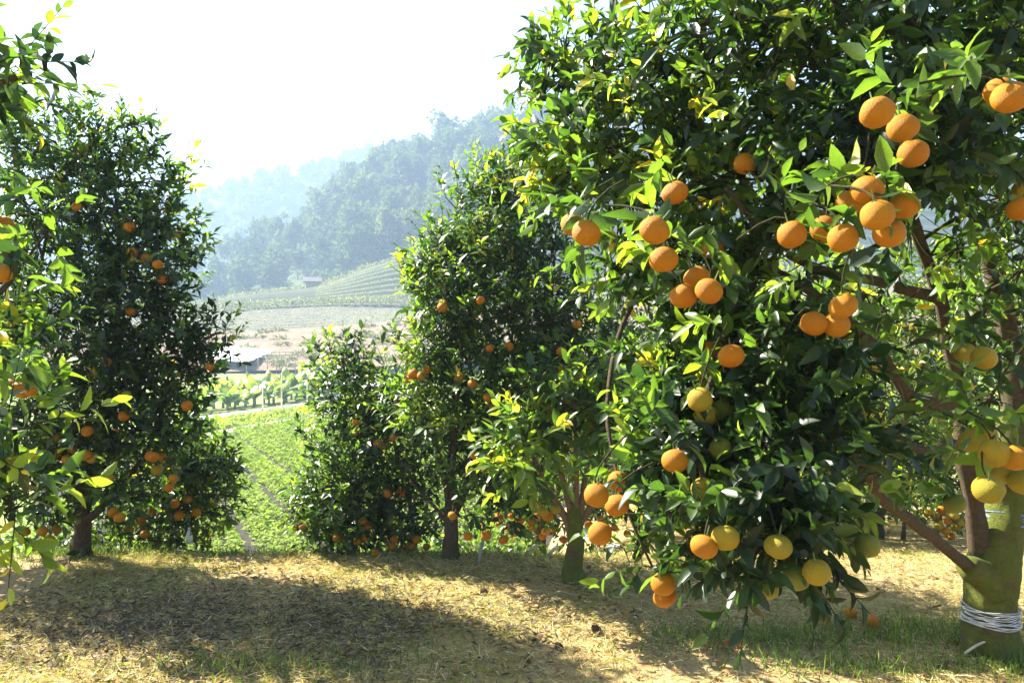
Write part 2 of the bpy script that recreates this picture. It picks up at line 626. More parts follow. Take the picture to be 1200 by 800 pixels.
# single leaf meshes, shared by the separately built leaves
LEAF_VARIANTS = []
for fi, (fold, curl) in enumerate(((0.3, 0.02), (0.55, 0.2), (0.25, 0.35), (0.7, 0.5))):
    for ti, t in enumerate((0.1, 0.25, 0.4, 0.55, 0.7, 0.85)):
        V, F, T = leaf_mesh(np.zeros((1, 3)), np.array([[0., 1, 0]]), np.array([[0, 0, 1.]]), np.array([1.]), np.array([1.0]),
                            np.array([fold]), np.array([curl]), np.array([t]), True)
        me = mesh_np('leaf', V, F, {'tint': T}); me.materials.append(M['leaf'])
        LEAF_VARIANTS.append(((fold, curl, t), me))
FOLDS = [0, 1, 2, 3]


# ------------------------------------------------------------------ oranges
def orange_mesh(seed, squash, mat):
    r = random.Random(seed)
    V = []; F = []; nu, nv = 20, 13
    for j in range(nv + 1):
        th = PI * j / nv
        for i in range(nu):
            ph = 2 * PI * i / nu
            rr = 0.5 * (1 + 0.018 * math.cos(9 * ph) * math.exp(-(th / 0.5) ** 2))
            z = math.cos(th) * 0.5 * squash
            if th < 0.5: z -= 0.035 * (1 - th / 0.5) ** 2
            if th > PI - 0.4: z += 0.025 * (1 - (PI - th) / 0.4) ** 2
            q = Vector((rr * math.sin(th) * math.cos(ph), rr * math.sin(th) * math.sin(ph), z))
            q *= 1 + 0.06 * noise.noise(q * 3 + Vector((seed, 0, 0)))
            V.append(tuple(q))
    for j in range(nv):
        for i in range(nu):
            F.append((j * nu + i, (j + 1) * nu + i, (j + 1) * nu + (i + 1) % nu, j * nu + (i + 1) % nu))
    me = bpy.data.meshes.new('orange')
    me.from_pydata(V, [], F)
    me.polygons.foreach_set('use_smooth', [True] * len(F))
    me.update()
    me.materials.append(mat)
    return me


ORANGES = {k: [orange_mesh(s + 10 * i, sq, M[mn]) for s, sq in ((1, 0.9), (2, 0.84), (3, 0.94))]
           for i, (k, mn) in enumerate((('o', 'orange'), ('y', 'orange_y'), ('g', 'orange_g')))}


def calyx_mesh():
    mb = MB()
    mb.tube([(0, 0, 0.40), (0, 0, 0.47), (0.02, 0.0, 0.8)], [0.045, 0.03, 0.02], 5)
    for k in range(5):
        a = 2 * PI * k / 5
        mb.tube([(0, 0, 0.43), (0.1 * math.cos(a), 0.1 * math.sin(a), 0.435)], [0.035, 0.012], 3)
    me = bpy.data.meshes.new('calyx')
    me.from_pydata([tuple(v) for v in mb.V], [], mb.F); me.update()
    me.materials.append(M['calyx'])
    return me


CALYX = calyx_mesh()


def add_orange(parent, p, dia, kind, rnd, big=True):
    o = bpy.data.objects.new('orange', rnd.choice(ORANGES[kind]))
    COL.objects.link(o)
    o.parent = parent
    o.location = Vector(p) - parent.location
    o.scale = (dia, dia, dia)
    o.rotation_euler = (rnd.uniform(-0.5, 0.5), rnd.uniform(-0.5, 0.5), rnd.uniform(0, 6.28))
    if big:
        c = bpy.data.objects.new('calyx', CALYX)
        COL.objects.link(c)
        c.parent = o
    return o


# ------------------------------------------------------------------ orange tree builder
ALL_LEAVES = []     # one record per tree, for choosing the leaves that show largest


def orange_tree(label, base, trunk, limbs, blobs, oranges, seed, leaf_len=0.075, near=False, leaf_parts=0, bark='bark', limb_bark='bark', trunk_rough=.2, tint_add=0.0, loose=1.0, wobble=0.42,
                trunk_sides=12, clear=(), upright=0.5, group='orange trees of the orchard'):
    """blobs: (centre, (rx,ry,rz), shoots, tint)"""
    rng = np.random.default_rng(seed)
    rnd = random.Random(seed)
    base = Vector(base)
    root = empty('orange_tree', base)
    tag(root, label, 'tree', group)
    tp, tr = trunk
    path = smooth_path(tp, 12 if near else 6, 0.004)
    rr = np.interp(np.linspace(0, 1, len(path)), np.linspace(0, 1, len(tr)), tr)
    MB().tube(path, list(rr), trunk_sides, trunk_rough).build('trunk', M[bark], root, base)
    limb_pts = [Vector(p) for p in path[len(path) // 2:]]
    for lp, r0, r1 in limbs:
        q = smooth_path(lp, 5, 0.012)
        MB().tube(q, lerp_r(r0, r1, len(q), 0.8), 9 if near else 6, 0.18).build('limb', M[limb_bark], root, base)
        limb_pts += q[1:]
    LP = np.array([tuple(p) for p in limb_pts])
    tw = MB()
    S, D, T, L = [], [], [], []
    for bi, (c, r, n, tint) in enumerate(blobs):
        n = max(3, int(n * loose)); tint = tint + tint_add
        c = np.array(c); r = np.array(r)
        # branch from the nearest limb point to the blob's centre, then nodes
        i = np.argmin(np.linalg.norm(LP - c, axis=1) + 0.25 * np.maximum(0, LP[:, 2] - c[2]))
        a = Vector(LP[i]); cv = Vector(c)
        if (a - cv).length > 0.12:
            mid = a.lerp(cv, 0.5) + Vector((0, 0, 0.06)) + Vector(rng.normal(0, 0.04, 3))
            bp = bez(a, mid, cv, 6)
            r0 = 0.006 + 0.012 * float(r.mean())
            tw.tube(bp, lerp_r(r0, r0 * 0.55, len(bp)), 5, 0, False)
        nn = max(4, int(n / 9))
        u = nrm(rng.normal(size=(nn, 3))) * (rng.random((nn, 1)) ** 0.5) * 0.7
        nodes = c + u * r
        for q in nodes:
            mid = cv.lerp(Vector(q), 0.5) + Vector(rng.normal(0, 0.03, 3))
            tw.tube(bez(cv, mid, Vector(q), 3), [0.006, 0.005, 0.004, 0.003], 3, 0, False)
        u = nrm(rng.normal(size=(n, 3)))
        rad = rng.random((n, 1)) ** 0.42
        wob = 1 + wobble * np.array([noise.noise(Vector(x) * 1.7 + Vector((seed, bi * 3.1, 0))) for x in u])[:, None]
        s = c + u * rad * wob * r
        out = nrm(u * rad / r * r.mean()) * 0.75
        d = nrm(out + np.array([0, 0, upright]) + rng.normal(0, 0.45, (n, 3)))
        ln = rng.uniform(0.10, 0.24, n) * (leaf_len / 0.075)
        keep = np.ones(n, bool)
        for q, cr in clear:
            keep &= np.linalg.norm(s + d * ln[:, None] * 0.5 - np.array(q), axis=1) > cr
        s, d, ln = s[keep], d[keep], ln[keep]
        # twig of each shoot back to its nearest node
        for k in range(len(s)):
            j = np.argmin(np.linalg.norm(nodes - s[k], axis=1))
            tip = Vector(s[k] + d[k] * ln[k])
            sv = Vector(s[k])
            tw.tube([Vector(nodes[j]), sv, tip], [0.0028, 0.0022, 0.0012], 3, 0, False)
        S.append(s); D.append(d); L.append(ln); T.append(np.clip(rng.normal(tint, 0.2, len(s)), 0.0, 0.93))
    for q, dia, kind in oranges:
        q = Vector(q)
        top = q + Vector((0, 0, dia * .5))
        up = top + Vector((rnd.gauss(0, .02), .03 + rnd.gauss(0, .02), rnd.uniform(.025, .06)))
        i = np.argmin(np.linalg.norm(np.concatenate(S) - np.array(up), axis=1))
        near_s = Vector(np.concatenate(S)[i])
        if (near_s - up).length > .16: near_s = up.lerp(near_s, .16 / (near_s - up).length)
        tw.tube(bez(top - Vector((0, 0, .02)), up, near_s, 4), [.0024, .0026, .0028, .003, .003], 4, 0, False)
        m = 0 if near and q.x < .36 and q.z < 1.15 and q.x > -.5 else 2
        sd_ = np.array(up) + rng.normal(0, .03, (m, 3)) + np.array([0, .06, .02])
        S.append(sd_); D.append(nrm(rng.normal(0, 1, (m, 3)) + np.array([0, .5, -.1]))); L.append(rng.uniform(.08, .16, m) * (leaf_len / .075))
        T.append(np.clip(rng.normal(blobs[0][3] - .05, .15, m), .02, .93))
    S = np.concatenate(S); D = np.concatenate(D); L = np.concatenate(L); T = np.concatenate(T)
    o = tw.build('twigs', M['twig'], root, base)
    o['kind'] = 'stuff'
    # leaves along every shoot
    nl = 9
    ref = nrm(np.cross(D, rng.normal(size=D.shape))); ref2 = np.cross(D, ref)
    pos, dr, no, le, ti = [], [], [], [], []
    ph0 = rng.uniform(0, 6.28, len(S))
    for k in range(nl):
        t = (k + 0.6) / nl
        ph = ph0 + k * 2.4
        rad = ref * np.cos(ph)[:, None] + ref2 * np.sin(ph)[:, None]
        spread = (0.95 - 0.5 * t) + rng.normal(0, 0.18, len(S))
        dd = D * np.cos(spread)[:, None] + rad * np.sin(spread)[:, None]
        dd = nrm(dd + np.array([0, 0, -0.18]) + rng.normal(0, 0.12, dd.shape))
        nn_ = nrm(D - dd * np.sum(D * dd, axis=1, keepdims=True) + np.array([0, 0, 0.5]) + rng.normal(0, 0.35, dd.shape))
        keep = rng.random(len(S)) < (0.92 if k < 7 else 0.75)
        pos.append((S + D * (L * t)[:, None])[keep]); dr.append(dd[keep]); no.append(nn_[keep])
        le.append((leaf_len * rng.uniform(0.5, 1.3, len(S)) * (1.0 - 0.25 * (t > 0.8)))[keep])
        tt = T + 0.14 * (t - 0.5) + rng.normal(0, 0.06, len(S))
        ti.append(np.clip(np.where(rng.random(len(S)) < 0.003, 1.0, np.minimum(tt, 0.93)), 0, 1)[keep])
    pos = np.concatenate(pos); dr = np.concatenate(dr); no = np.concatenate(no); le = np.concatenate(le); ti = np.concatenate(ti)
    n = len(pos)
    for q, cr in clear:
        pass
    wi = rng.uniform(0.85, 1.2, n); fo = rng.uniform(0.1, 0.8, n); cu = rng.uniform(-0.1, 0.55, n)
    ALL_LEAVES.append(dict(root=root, pos=pos, d=dr, n=no, le=le, wi=wi, fo=fo, cu=cu, ti=ti, near=near, parts=leaf_parts))
    # fruit
    for q, dia, kind in oranges:
        add_orange(root, q, dia, kind, rnd, big=dia / max(q[1], 0.1) * 900 > 11)
    return root


def finish_leaves():
    """the leaves that show largest become parts of their own, the rest of a tree's leaves are one crown"""
    pts = np.concatenate([r['pos'] + nrm(r['d']) * (r['le'] * 0.5)[:, None] for r in ALL_LEAVES])
    idx = np.concatenate([np.full(len(r['pos']), i) for i, r in enumerate(ALL_LEAVES)])
    y = pts[:, 1]
    ok = y > 0.3
    px = np.where(ok, pts[:, 0] / np.maximum(y, .1) * 900 + 600, -1)
    py = np.where(ok, 400 - (pts[:, 2] - EYE) / np.maximum(y, .1) * 900, -1)
    inside = ok & (px > 2) & (px < 1198) & (py > 2) & (py < 798)
    cell = (px // 9).astype(int) + 200 * (py // 9).astype(int)
    order = np.argsort(y)
    front = np.zeros(len(pts), bool)
    seen = set()
    for i in order:
        if inside[i] and cell[i] not in seen:
            seen.add(cell[i]); front[i] = True
    off = 0
    for i, r in enumerate(ALL_LEAVES):
        n = len(r['pos'])
        f = front[off:off + n]; yy = y[off:off + n]
        off += n
        view = nrm(pts[off - n:off] - np.array([0, 0, EYE]))
        facing = np.abs(np.sum(nrm(r['n']) * view, axis=1))
        area = (r['le'] / np.maximum(yy, .3)) ** 2 * (0.15 + facing) * f
        pick = np.argsort(-area)[:r['parts']]
        pick = pick[area[pick] > 0]
        rest = np.ones(n, bool); rest[pick] = False
        base = np.array(r['root'].location)
        V, F, T = leaf_mesh(r['pos'][rest] - base, r['d'][rest], r['n'][rest], r['le'][rest], r['wi'][rest], r['fo'][rest], r['cu'][rest], r['ti'][rest], r['near'])
        o = link('crown', mesh_np('crown', V, F, {'tint': T}), M['leaf'], r['root'])
        o['kind'] = 'stuff'
        for k in pick:
            d = Vector(r['d'][k]).normalized(); side = d.cross(Vector(r['n'][k])).normalized(); nn = side.cross(d)
            l = r['le'][k]; w = r['wi'][k]
            v = (FOLDS[k % 4]) * 6 + int(np.clip(round((r['ti'][k] - 0.1) / 0.15), 0, 5))
            lo = bpy.data.objects.new('leaf', LEAF_VARIANTS[v][1])
            COL.objects.link(lo)
            lo.parent = r['root']
            p = r['pos'][k] - base
            lo.matrix_local = Matrix(((side.x * l * w, d.x * l, nn.x * l, p[0]), (side.y * l * w, d.y * l, nn.y * l, p[1]),
                                      (side.z * l * w, d.z * l, nn.z * l, p[2]), (0, 0, 0, 1)))


def fruit(lst, dia=0.075, kind='o'):
    """(px, py, diameter in px[, kind]) -> place, size, kind"""
    out = []
    for f in lst:
        k = f[3] if len(f) > 3 else kind
        d = dia * 900 / f[2]
        out.append((P(f[0], f[1], d), dia, k))
    return out


def fruit_at(lst, depth, dia=0.07, kind='o', jit=0.15, seed=0):
    r = random.Random(seed)
    return [(P(f[0], f[1], depth + r.uniform(-jit, jit)), dia * r.uniform(0.85, 1.1), f[2] if len(f) > 2 else kind) for f in lst]


def B(px, py, d, r, n, tint, rz=None, ry=None):
    r2 = rz if rz else r
    return (tuple(P(px, py, d)), (r, ry if ry else r, r2), n, tint)


# ---------------- the big tree with the wrapped trunk
T1 = P(1165, 770, 3.65); T1.z = orchard_z(T1.x, T1.y)
t1_fruit = fruit([
    (866, 17, 24), (935, 73, 22), (1028, 132, 40), (1058, 150, 36), (1070, 180, 35), (1184, 114, 42), (1172, 108, 36),
    (873, 192, 27), (948, 195, 25), (791, 226, 32), (671, 263, 28), (687, 273, 34), (767, 270, 36), (778, 304, 34), (835, 292, 26),
    (816, 325, 31), (801, 347, 32), (831, 341, 33), (928, 275, 34), (965, 268, 31), (988, 279, 36), (1017, 223, 37), (996, 238, 32),
    (1028, 252, 39), (1059, 241, 35), (1042, 273, 37), (954, 379, 31), (980, 381, 31), (988, 359, 34), (857, 417, 31), (833, 411, 26),
    (820, 468, 30, 'y'), (828, 487, 28, 'y'), (845, 481, 27, 'g'), (791, 540, 31), (824, 573, 30, 'y'), (846, 524, 29, 'g'),
    (699, 580, 30), (723, 592, 29), (703, 625, 29), (725, 564, 27), (777, 684, 29), (779, 699, 28), (825, 640, 33), (850, 630, 33, 'y'),
    (867, 632, 28), (912, 640, 33, 'y'), (933, 677, 32, 'g'), (957, 670, 33, 'y'), (1016, 639, 30, 'g'), (930, 514, 25), (957, 519, 28, 'y'),
    (1004, 480, 25), (1131, 413, 25, 'y'), (1153, 419, 29, 'y'), (1140, 517, 31, 'y'), (1165, 531, 34, 'y'), (1189, 536, 34),
    (1176, 553, 31, 'y'), (1199, 565, 32, 'y'), (1158, 573, 35, 'y'), (1152, 510, 31, 'y'), (1196, 245, 31, 'o'), (1201, 222, 28, 'y'),
    (1119, 590, 26, 'g'), (900, 690, 28, 'g'), (843, 676, 27, 'y')])
W = P(1178, 640, 3.62)
t1_limbs = [
    # toward the hanging left lobe, low: bends down at first, then up
    ([P(1146, 672, 3.6), P(1118, 650, 3.4), P(1073, 614, 3.1), P(1035, 586, 2.85), P(1012, 545, 2.7), P(975, 480, 2.6), P(930, 400, 2.6), P(880, 330, 2.65)], 0.031, 0.010),
    ([P(1150, 655, 3.62), P(1140, 590, 3.55), P(1128, 520, 3.5), P(1122, 450, 3.45), P(1100, 350, 3.3), P(1060, 240, 3.1), P(1000, 130, 2.9), P(930, 40, 2.8)], 0.05, 0.015),
    ([P(1124, 470, 3.46), P(1074, 470, 3.3), P(1050, 440, 3.2), P(1020, 400, 3.1), P(960, 350, 3.0), P(880, 300, 2.95), P(790, 260, 2.95), P(720, 220, 3.0)], 0.036, 0.01),
    ([P(1190, 570, 3.6), P(1150, 545, 3.1), P(1119, 519, 2.9), P(1088, 527, 2.75), P(1030, 515, 2.6), P(980, 500, 2.5)], 0.03, 0.008),
    ([P(1190, 520, 3.62), P(1185, 420, 3.6), P(1160, 300, 3.5), P(1120, 180, 3.4), P(1090, 50, 3.3), P(1060, -80, 3.3)], 0.06, 0.02),
    ([P(1195, 500, 3.62), P(1230, 380, 3.5), P(1250, 220, 3.3), P(1240, 60, 3.1), P(1200, -60, 2.9)], 0.055, 0.016),
    ([P(1128, 420, 3.42), P(1160, 330, 3.5), P(1196, 250, 3.7), P(1230, 180, 3.9)], 0.03, 0.01),
    ([P(1100, 350, 3.3), P(1030, 330, 3.1), P(970, 320, 2.9), P(900, 280, 2.6), P(850, 220, 2.5)], 0.028, 0.008),
    ([P(930, 40, 2.8), P(860, 20, 2.8), P(780, 50, 2.9), P(700, 90, 3.1)], 0.02, 0.007),
    ([P(880, 330, 2.65), P(840, 420, 2.5), P(820, 520, 2.4), P(840, 600, 2.3)], 0.014, 0.006),
    ([P(790, 260, 2.95), P(730, 380, 2.85), P(712, 500, 2.6), P(735, 590, 2.5), P(765, 665, 2.45)], 0.012, 0.004),
    ([P(975, 480, 2.6), P(930, 560, 2.4), P(930, 630, 2.25)], 0.013, 0.005),
]
t1_blobs = [  # lower hanging blobs get darker leaf tints that paint in their deep shade
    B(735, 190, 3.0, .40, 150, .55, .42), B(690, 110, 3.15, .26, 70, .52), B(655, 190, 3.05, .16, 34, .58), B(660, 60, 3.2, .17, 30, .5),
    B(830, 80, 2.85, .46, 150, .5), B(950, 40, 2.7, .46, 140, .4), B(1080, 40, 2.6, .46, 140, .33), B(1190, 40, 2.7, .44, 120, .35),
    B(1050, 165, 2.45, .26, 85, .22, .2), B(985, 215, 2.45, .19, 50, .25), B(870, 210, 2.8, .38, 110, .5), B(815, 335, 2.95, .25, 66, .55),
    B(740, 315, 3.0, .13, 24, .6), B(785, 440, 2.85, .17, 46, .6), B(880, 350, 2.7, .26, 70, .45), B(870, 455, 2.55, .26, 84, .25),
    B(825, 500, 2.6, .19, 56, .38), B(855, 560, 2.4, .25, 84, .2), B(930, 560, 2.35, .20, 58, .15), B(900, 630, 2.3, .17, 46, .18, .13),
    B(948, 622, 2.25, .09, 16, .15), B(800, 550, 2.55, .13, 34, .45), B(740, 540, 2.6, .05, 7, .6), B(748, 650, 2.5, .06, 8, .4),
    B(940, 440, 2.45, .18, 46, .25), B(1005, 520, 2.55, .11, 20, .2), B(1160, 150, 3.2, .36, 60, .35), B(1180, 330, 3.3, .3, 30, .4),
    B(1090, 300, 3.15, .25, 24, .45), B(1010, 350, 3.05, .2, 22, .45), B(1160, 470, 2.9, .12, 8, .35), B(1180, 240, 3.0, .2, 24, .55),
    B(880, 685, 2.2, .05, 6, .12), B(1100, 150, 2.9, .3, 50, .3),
    B(1195, 400, 2.9, .14, 12, .3),
    ((2.3, 3.6, 3.05), (1.1, .9, .55), 170, .45), ((3.2, 3.3, 2.3), (.7, .8, .7), 120, .4), ((1.0, 3.0, 3.0), (.8, .6, .45), 100, .5),
    ((2.6, 2.3, 2.5), (.6, .5, .5), 70, .4), ((2.9, 4.3, 2.1), (.6, .5, .6), 60, .45),
]
clear1 = [(tuple(q * 0.94 + Vector((0, 0, 0.09))), 0.075) for i, (q, dia, k) in enumerate(t1_fruit) if i % 4 != 3]
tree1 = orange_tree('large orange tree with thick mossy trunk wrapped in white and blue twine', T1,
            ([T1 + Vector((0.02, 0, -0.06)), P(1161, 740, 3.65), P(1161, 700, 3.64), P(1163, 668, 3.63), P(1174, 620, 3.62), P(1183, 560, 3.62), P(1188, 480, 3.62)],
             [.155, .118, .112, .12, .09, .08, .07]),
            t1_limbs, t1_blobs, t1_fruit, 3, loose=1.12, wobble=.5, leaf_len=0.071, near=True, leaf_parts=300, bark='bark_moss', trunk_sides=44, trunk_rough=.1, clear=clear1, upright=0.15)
# extra knuckle where the lowest limb leaves
MB().tube(smooth_path([P(1166, 690, 3.6), P(1150, 672, 3.58), P(1132, 664, 3.52)], 4), lerp_r(.1, .045, 9), 12, .3).build('knuckle', M['bark_moss'], tree1, T1)

# ---------------- slim tree with the open vase of tan limbs
T2 = P(672, 680, 4.82); T2.z = orchard_z(T2.x, T2.y)
t2_l = []
for (a, b, c) in (((650, 585), (630, 545), (612, 510)), ((664, 580), (652, 530), (648, 470)), ((684, 580), (692, 520), (705, 460)), ((695, 590), (720, 540), (745, 490)), ((675, 590), (676, 540), (672, 470))):
    t2_l.append(([P(672, 640, 4.82), P(672 + (a[0] - 672) * .3, 612, 4.82), P(*a, 4.8), P(*b, 4.65), P(*c, 4.5)], .034, .009))
t2_f = fruit_at([(628, 592, 'y'), (637, 600, 'y'), (642, 605), (651, 597, 'y'), (604, 511), (645, 480), (690, 500)], 4.4, .066, jit=.2, seed=2)
orange_tree('slim orange tree with vase of pale tan limbs on one green trunk', T2,
            ([T2 + Vector((0, 0, -.05)), P(671, 664, 4.82), P(675, 632, 4.82), P(673, 606, 4.82), P(674, 590, 4.82)], [.095, .058, .051, .05, .028]), t2_l,
            [B(620, 525, 4.3, .19, 48, .62), B(705, 480, 4.4, .22, 60, .5), B(655, 485, 4.5, .2, 46, .55), B(740, 490, 4.5, .2, 36, .5),
             B(600, 555, 4.2, .11, 14, .7)],
            t2_f, 5, leaf_len=0.088, near=True, leaf_parts=170, bark='bark_moss', limb_bark='bark_tan', upright=0.35)

# ---------------- tall tree in the middle
T3 = P(528, 657, 5.35); T3.z = orchard_z(T3.x, T3.y)
t3_f = fruit_at([(563, 352), (518, 360), (519, 355), (658, 412), (659, 432), (678, 443), (676, 380), (574, 408), (596, 406), (572, 466), (578, 478), (604, 511), (556, 534), (566, 543),
                 (583, 527), (538, 443), (554, 450), (484, 438), (500, 433), (494, 440), (480, 444), (615, 545), (530, 604), (548, 628), (570, 627), (590, 632)], 4.75, .062, jit=.12, seed=3)
t3_l = [([P(528, 610, 5.35), P(520, 560, 5.3), P(500, 490, 5.25), P(475, 440, 5.2)], .035, .01),
        ([P(528, 600, 5.35), P(530, 520, 5.35), P(540, 420, 5.3), P(560, 330, 5.3), P(575, 240, 5.3)], .04, .008),
        ([P(530, 605, 5.35), P(560, 540, 5.4), P(600, 460, 5.4), P(640, 380, 5.4), P(650, 300, 5.4)], .035, .008),
        ([P(528, 612, 5.35), P(545, 560, 5.15), P(575, 500, 5.0), P(600, 440, 4.95)], .026, .008),
        ([P(526, 612, 5.35), P(505, 590, 5.3), P(480, 560, 5.2)], .02, .007),
        ([P(530, 612, 5.35), P(530, 560, 5.15), P(535, 480, 5.0), P(540, 400, 5.0)], .024, .007)]
orange_tree('tall dense orange tree with leafy upright crown beside leaning stake', T3,
            ([T3 + Vector((0, 0, -.06)), P(528, 645, 5.35), P(529, 625, 5.35), P(528, 600, 5.35)], [.095, .06, .052, .046]), t3_l,
            [B(580, 270, 5.3, .40, 200, .36), B(545, 330, 5.2, .40, 220, .45), B(640, 330, 5.35, .5, 260, .28), B(600, 410, 5.2, .55, 330, .36), B(520, 400, 5.15, .28, 150, .5),
             B(500, 470, 5.15, .26, 130, .42), B(570, 500, 5.1, .42, 200, .45), B(660, 450, 5.4, .4, 190, .3), B(550, 550, 5.2, .3, 100, .3), B(605, 560, 5.3, .34, 110, .35),
             B(690, 400, 5.5, .4, 150, .3), B(590, 215, 5.3, .17, 50, .4), B(520, 300, 5.2, .13, 40, .5), B(630, 240, 5.4, .25, 70, .35), B(500, 340, 5.2, .12, 40, .55)],
            t3_f, 8, tint_add=.04, loose=.95, wobble=.6, leaf_len=0.072, leaf_parts=120, upright=0.75)

# ---------------- lower bushy tree at the edge of the slope
T4 = P(475, 668, 6.0); T4.z = orchard_z(T4.x, T4.y)
t4_f = fruit_at([(417, 495), (460, 513), (443, 519), (437, 523), (404, 568), (404, 580), (403, 573), (453, 578), (470, 577), (448, 523), (395, 630), (404, 633), (412, 628), (420, 634),
                 (428, 630), (400, 640), (410, 640), (460, 640), (470, 645), (482, 640), (488, 632), (462, 632), (355, 617), (347, 618), (440, 648), (425, 610), (432, 616), (500, 640), (416, 507), (480, 510, 'y')],
                5.45, .064, jit=.12, seed=4)
t4_l = [([P(460, 640, 5.95), P(452, 600, 5.9), P(430, 540, 5.85), P(410, 470, 5.8), P(402, 420, 5.8)], .03, .008),
        ([P(485, 645, 6.0), P(480, 590, 6.0), P(462, 520, 5.95), P(450, 450, 5.9)], .032, .008),
        ([P(470, 655, 6.0), P(440, 620, 5.85), P(400, 580, 5.7)], .024, .008),
        ([P(480, 650, 6.0), P(500, 600, 6.0), P(490, 550, 5.9)], .022, .007)]
orange_tree('low bushy orange tree with fruit clusters near the ground at slope edge', T4,
            ([T4 + Vector((0, 0, -.1)), P(474, 668, 6.0), P(472, 658, 6.0), P(468, 645, 5.98)], [.1, .075, .07, .06]), t4_l,
            [B(403, 425, 5.8, .2, 70, .4), B(412, 480, 5.75, .26, 110, .4), B(440, 530, 5.7, .4, 210, .38), B(400, 570, 5.6, .33, 160, .36), B(390, 620, 5.6, .24, 90, .36),
             B(460, 470, 5.9, .3, 140, .5), B(470, 590, 5.7, .36, 150, .25), B(365, 590, 5.75, .16, 50, .45), B(430, 610, 5.6, .25, 90, .33), B(500, 520, 5.9, .25, 80, .4)],
            t4_f, 14, tint_add=.04, loose=.95, wobble=.6, leaf_len=0.07, leaf_parts=60, upright=0.7)

# ---------------- tree on the other side of the gap
T5 = P(95, 658, 5.35); T5.z = orchard_z(T5.x, T5.y)
t5_f = fruit_at([(152, 266), (155, 296), (172, 303), (185, 310), (190, 327), (153, 365), (90, 242), (124, 424), (148, 463, 'y'), (145, 487), (150, 484), (71, 515), (85, 526), (100, 533),
                 (78, 538), (95, 520, 'y'), (108, 536, 'y'), (66, 530), (180, 535), (184, 550, 'y'), (190, 536), (198, 571), (203, 560), (133, 600), (140, 606), (50, 622), (66, 620), (40, 640), (30, 623),
                 (246, 430), (219, 475), (102, 505), (176, 534), (128, 560, 'y'), (62, 512, 'y'), (58, 633), (110, 440, 'y')], 4.85, .068, jit=.12, seed=5)
t5_l = [([P(95, 615, 5.35), P(90, 560, 5.3), P(60, 480, 5.2), P(40, 400, 5.15), P(50, 300, 5.1)], .04, .009),
        ([P(97, 612, 5.35), P(110, 540, 5.3), P(130, 440, 5.25), P(140, 330, 5.2), P(135, 220, 5.2)], .04, .008),
        ([P(98, 615, 5.35), P(140, 570, 5.3), P(180, 510, 5.2), P(200, 430, 5.2)], .03, .008),
        ([P(96, 612, 5.35), P(125, 590, 5.15), P(165, 575, 5.05)], .022, .007),
        ([P(130, 440, 5.25), P(170, 380, 5.2), P(215, 400, 5.1), P(250, 415, 5.1)], .02, .006)]
orange_tree('broad dark orange tree by the valley gap with scattered ripe fruit', T5,
            ([T5 + Vector((0, 0, -.06)), P(95, 645, 5.35), P(96, 630, 5.35), P(96, 608, 5.35)], [.1, .066, .06, .052]), t5_l,
            [B(120, 250, 5.2, .42, 240, .36), B(60, 250, 5.3, .42, 190, .45), B(160, 330, 5.15, .34, 200, .28), B(90, 370, 5.1, .5, 280, .3), B(175, 430, 5.15, .32, 160, .28),
             B(110, 470, 5.05, .42, 220, .28), B(30, 420, 5.2, .45, 170, .38), B(195, 260, 5.15, .15, 60, .45), B(190, 220, 5.2, .1, 25, .45), B(130, 180, 5.25, .17, 50, .42), B(80, 175, 5.3, .16, 50, .45),
             B(240, 405, 5.1, .14, 40, .15), B(222, 430, 5.1, .13, 36, .2), B(190, 500, 5.1, .22, 80, .28), B(60, 540, 5.05, .4, 140, .35), B(130, 560, 5.1, .3, 90, .28), B(205, 380, 5.15, .13, 40, .3),
             B(20, 190, 5.4, .3, 80, .5), B(180, 180, 5.2, .08, 14, .45), B(10, 560, 5.1, .3, 70, .4), B(110, 150, 5.25, .08, 12, .5), B(40, 150, 5.3, .1, 16, .5), B(75, 130, 5.25, .07, 9, .5), B(150, 150, 5.2, .06, 8, .5), B(215, 210, 5.15, .06, 7, .5), B(225, 300, 5.15, .06, 8, .4), B(5, 150, 5.3, .12, 20, .5)],
            t5_f, 21, tint_add=.0, loose=.95, wobble=.6, leaf_len=0.075, leaf_parts=130, upright=0.65)

# ---------------- smaller tree just beyond it, on the slope
T6 = P(185, 668, 6.1); T6.z = orchard_z(T6.x, T6.y)
t6_f = fruit_at([(165, 610), (178, 600), (205, 590), (230, 600), (150, 620), (210, 604), (196, 548), (220, 585), (170, 625)], 5.7, .07, jit=.1, seed=6)
orange_tree('small orange tree with several thin stems and drooping round skirt', T6,
            ([T6 + Vector((0, 0, -.1)), P(184, 668, 6.1), P(183, 650, 6.1), P(178, 630, 6.1)], [.05, .04, .036, .03]),
            [([P(186, 668, 6.1), P(200, 630, 6.1), P(220, 580, 6.0)], .026, .008), ([P(178, 635, 6.1), P(160, 600, 6.1), P(150, 540, 6.1)], .025, .008), ([P(184, 655, 6.1), P(190, 600, 6.05), P(200, 530, 6.0)], .025, .008)],
            [B(215, 560, 5.95, .33, 150, .3), B(245, 580, 5.95, .2, 70, .22), B(215, 520, 5.95, .26, 90, .35), B(160, 540, 6.1, .35, 110, .35), B(215, 610, 5.95, .22, 60, .3), B(140, 590, 6.1, .3, 70, .4), B(250, 545, 5.95, .12, 36, .25)],
            t6_f, 25, tint_add=.08, loose=1.05, wobble=.5, leaf_len=0.072, leaf_parts=50, upright=0.2)

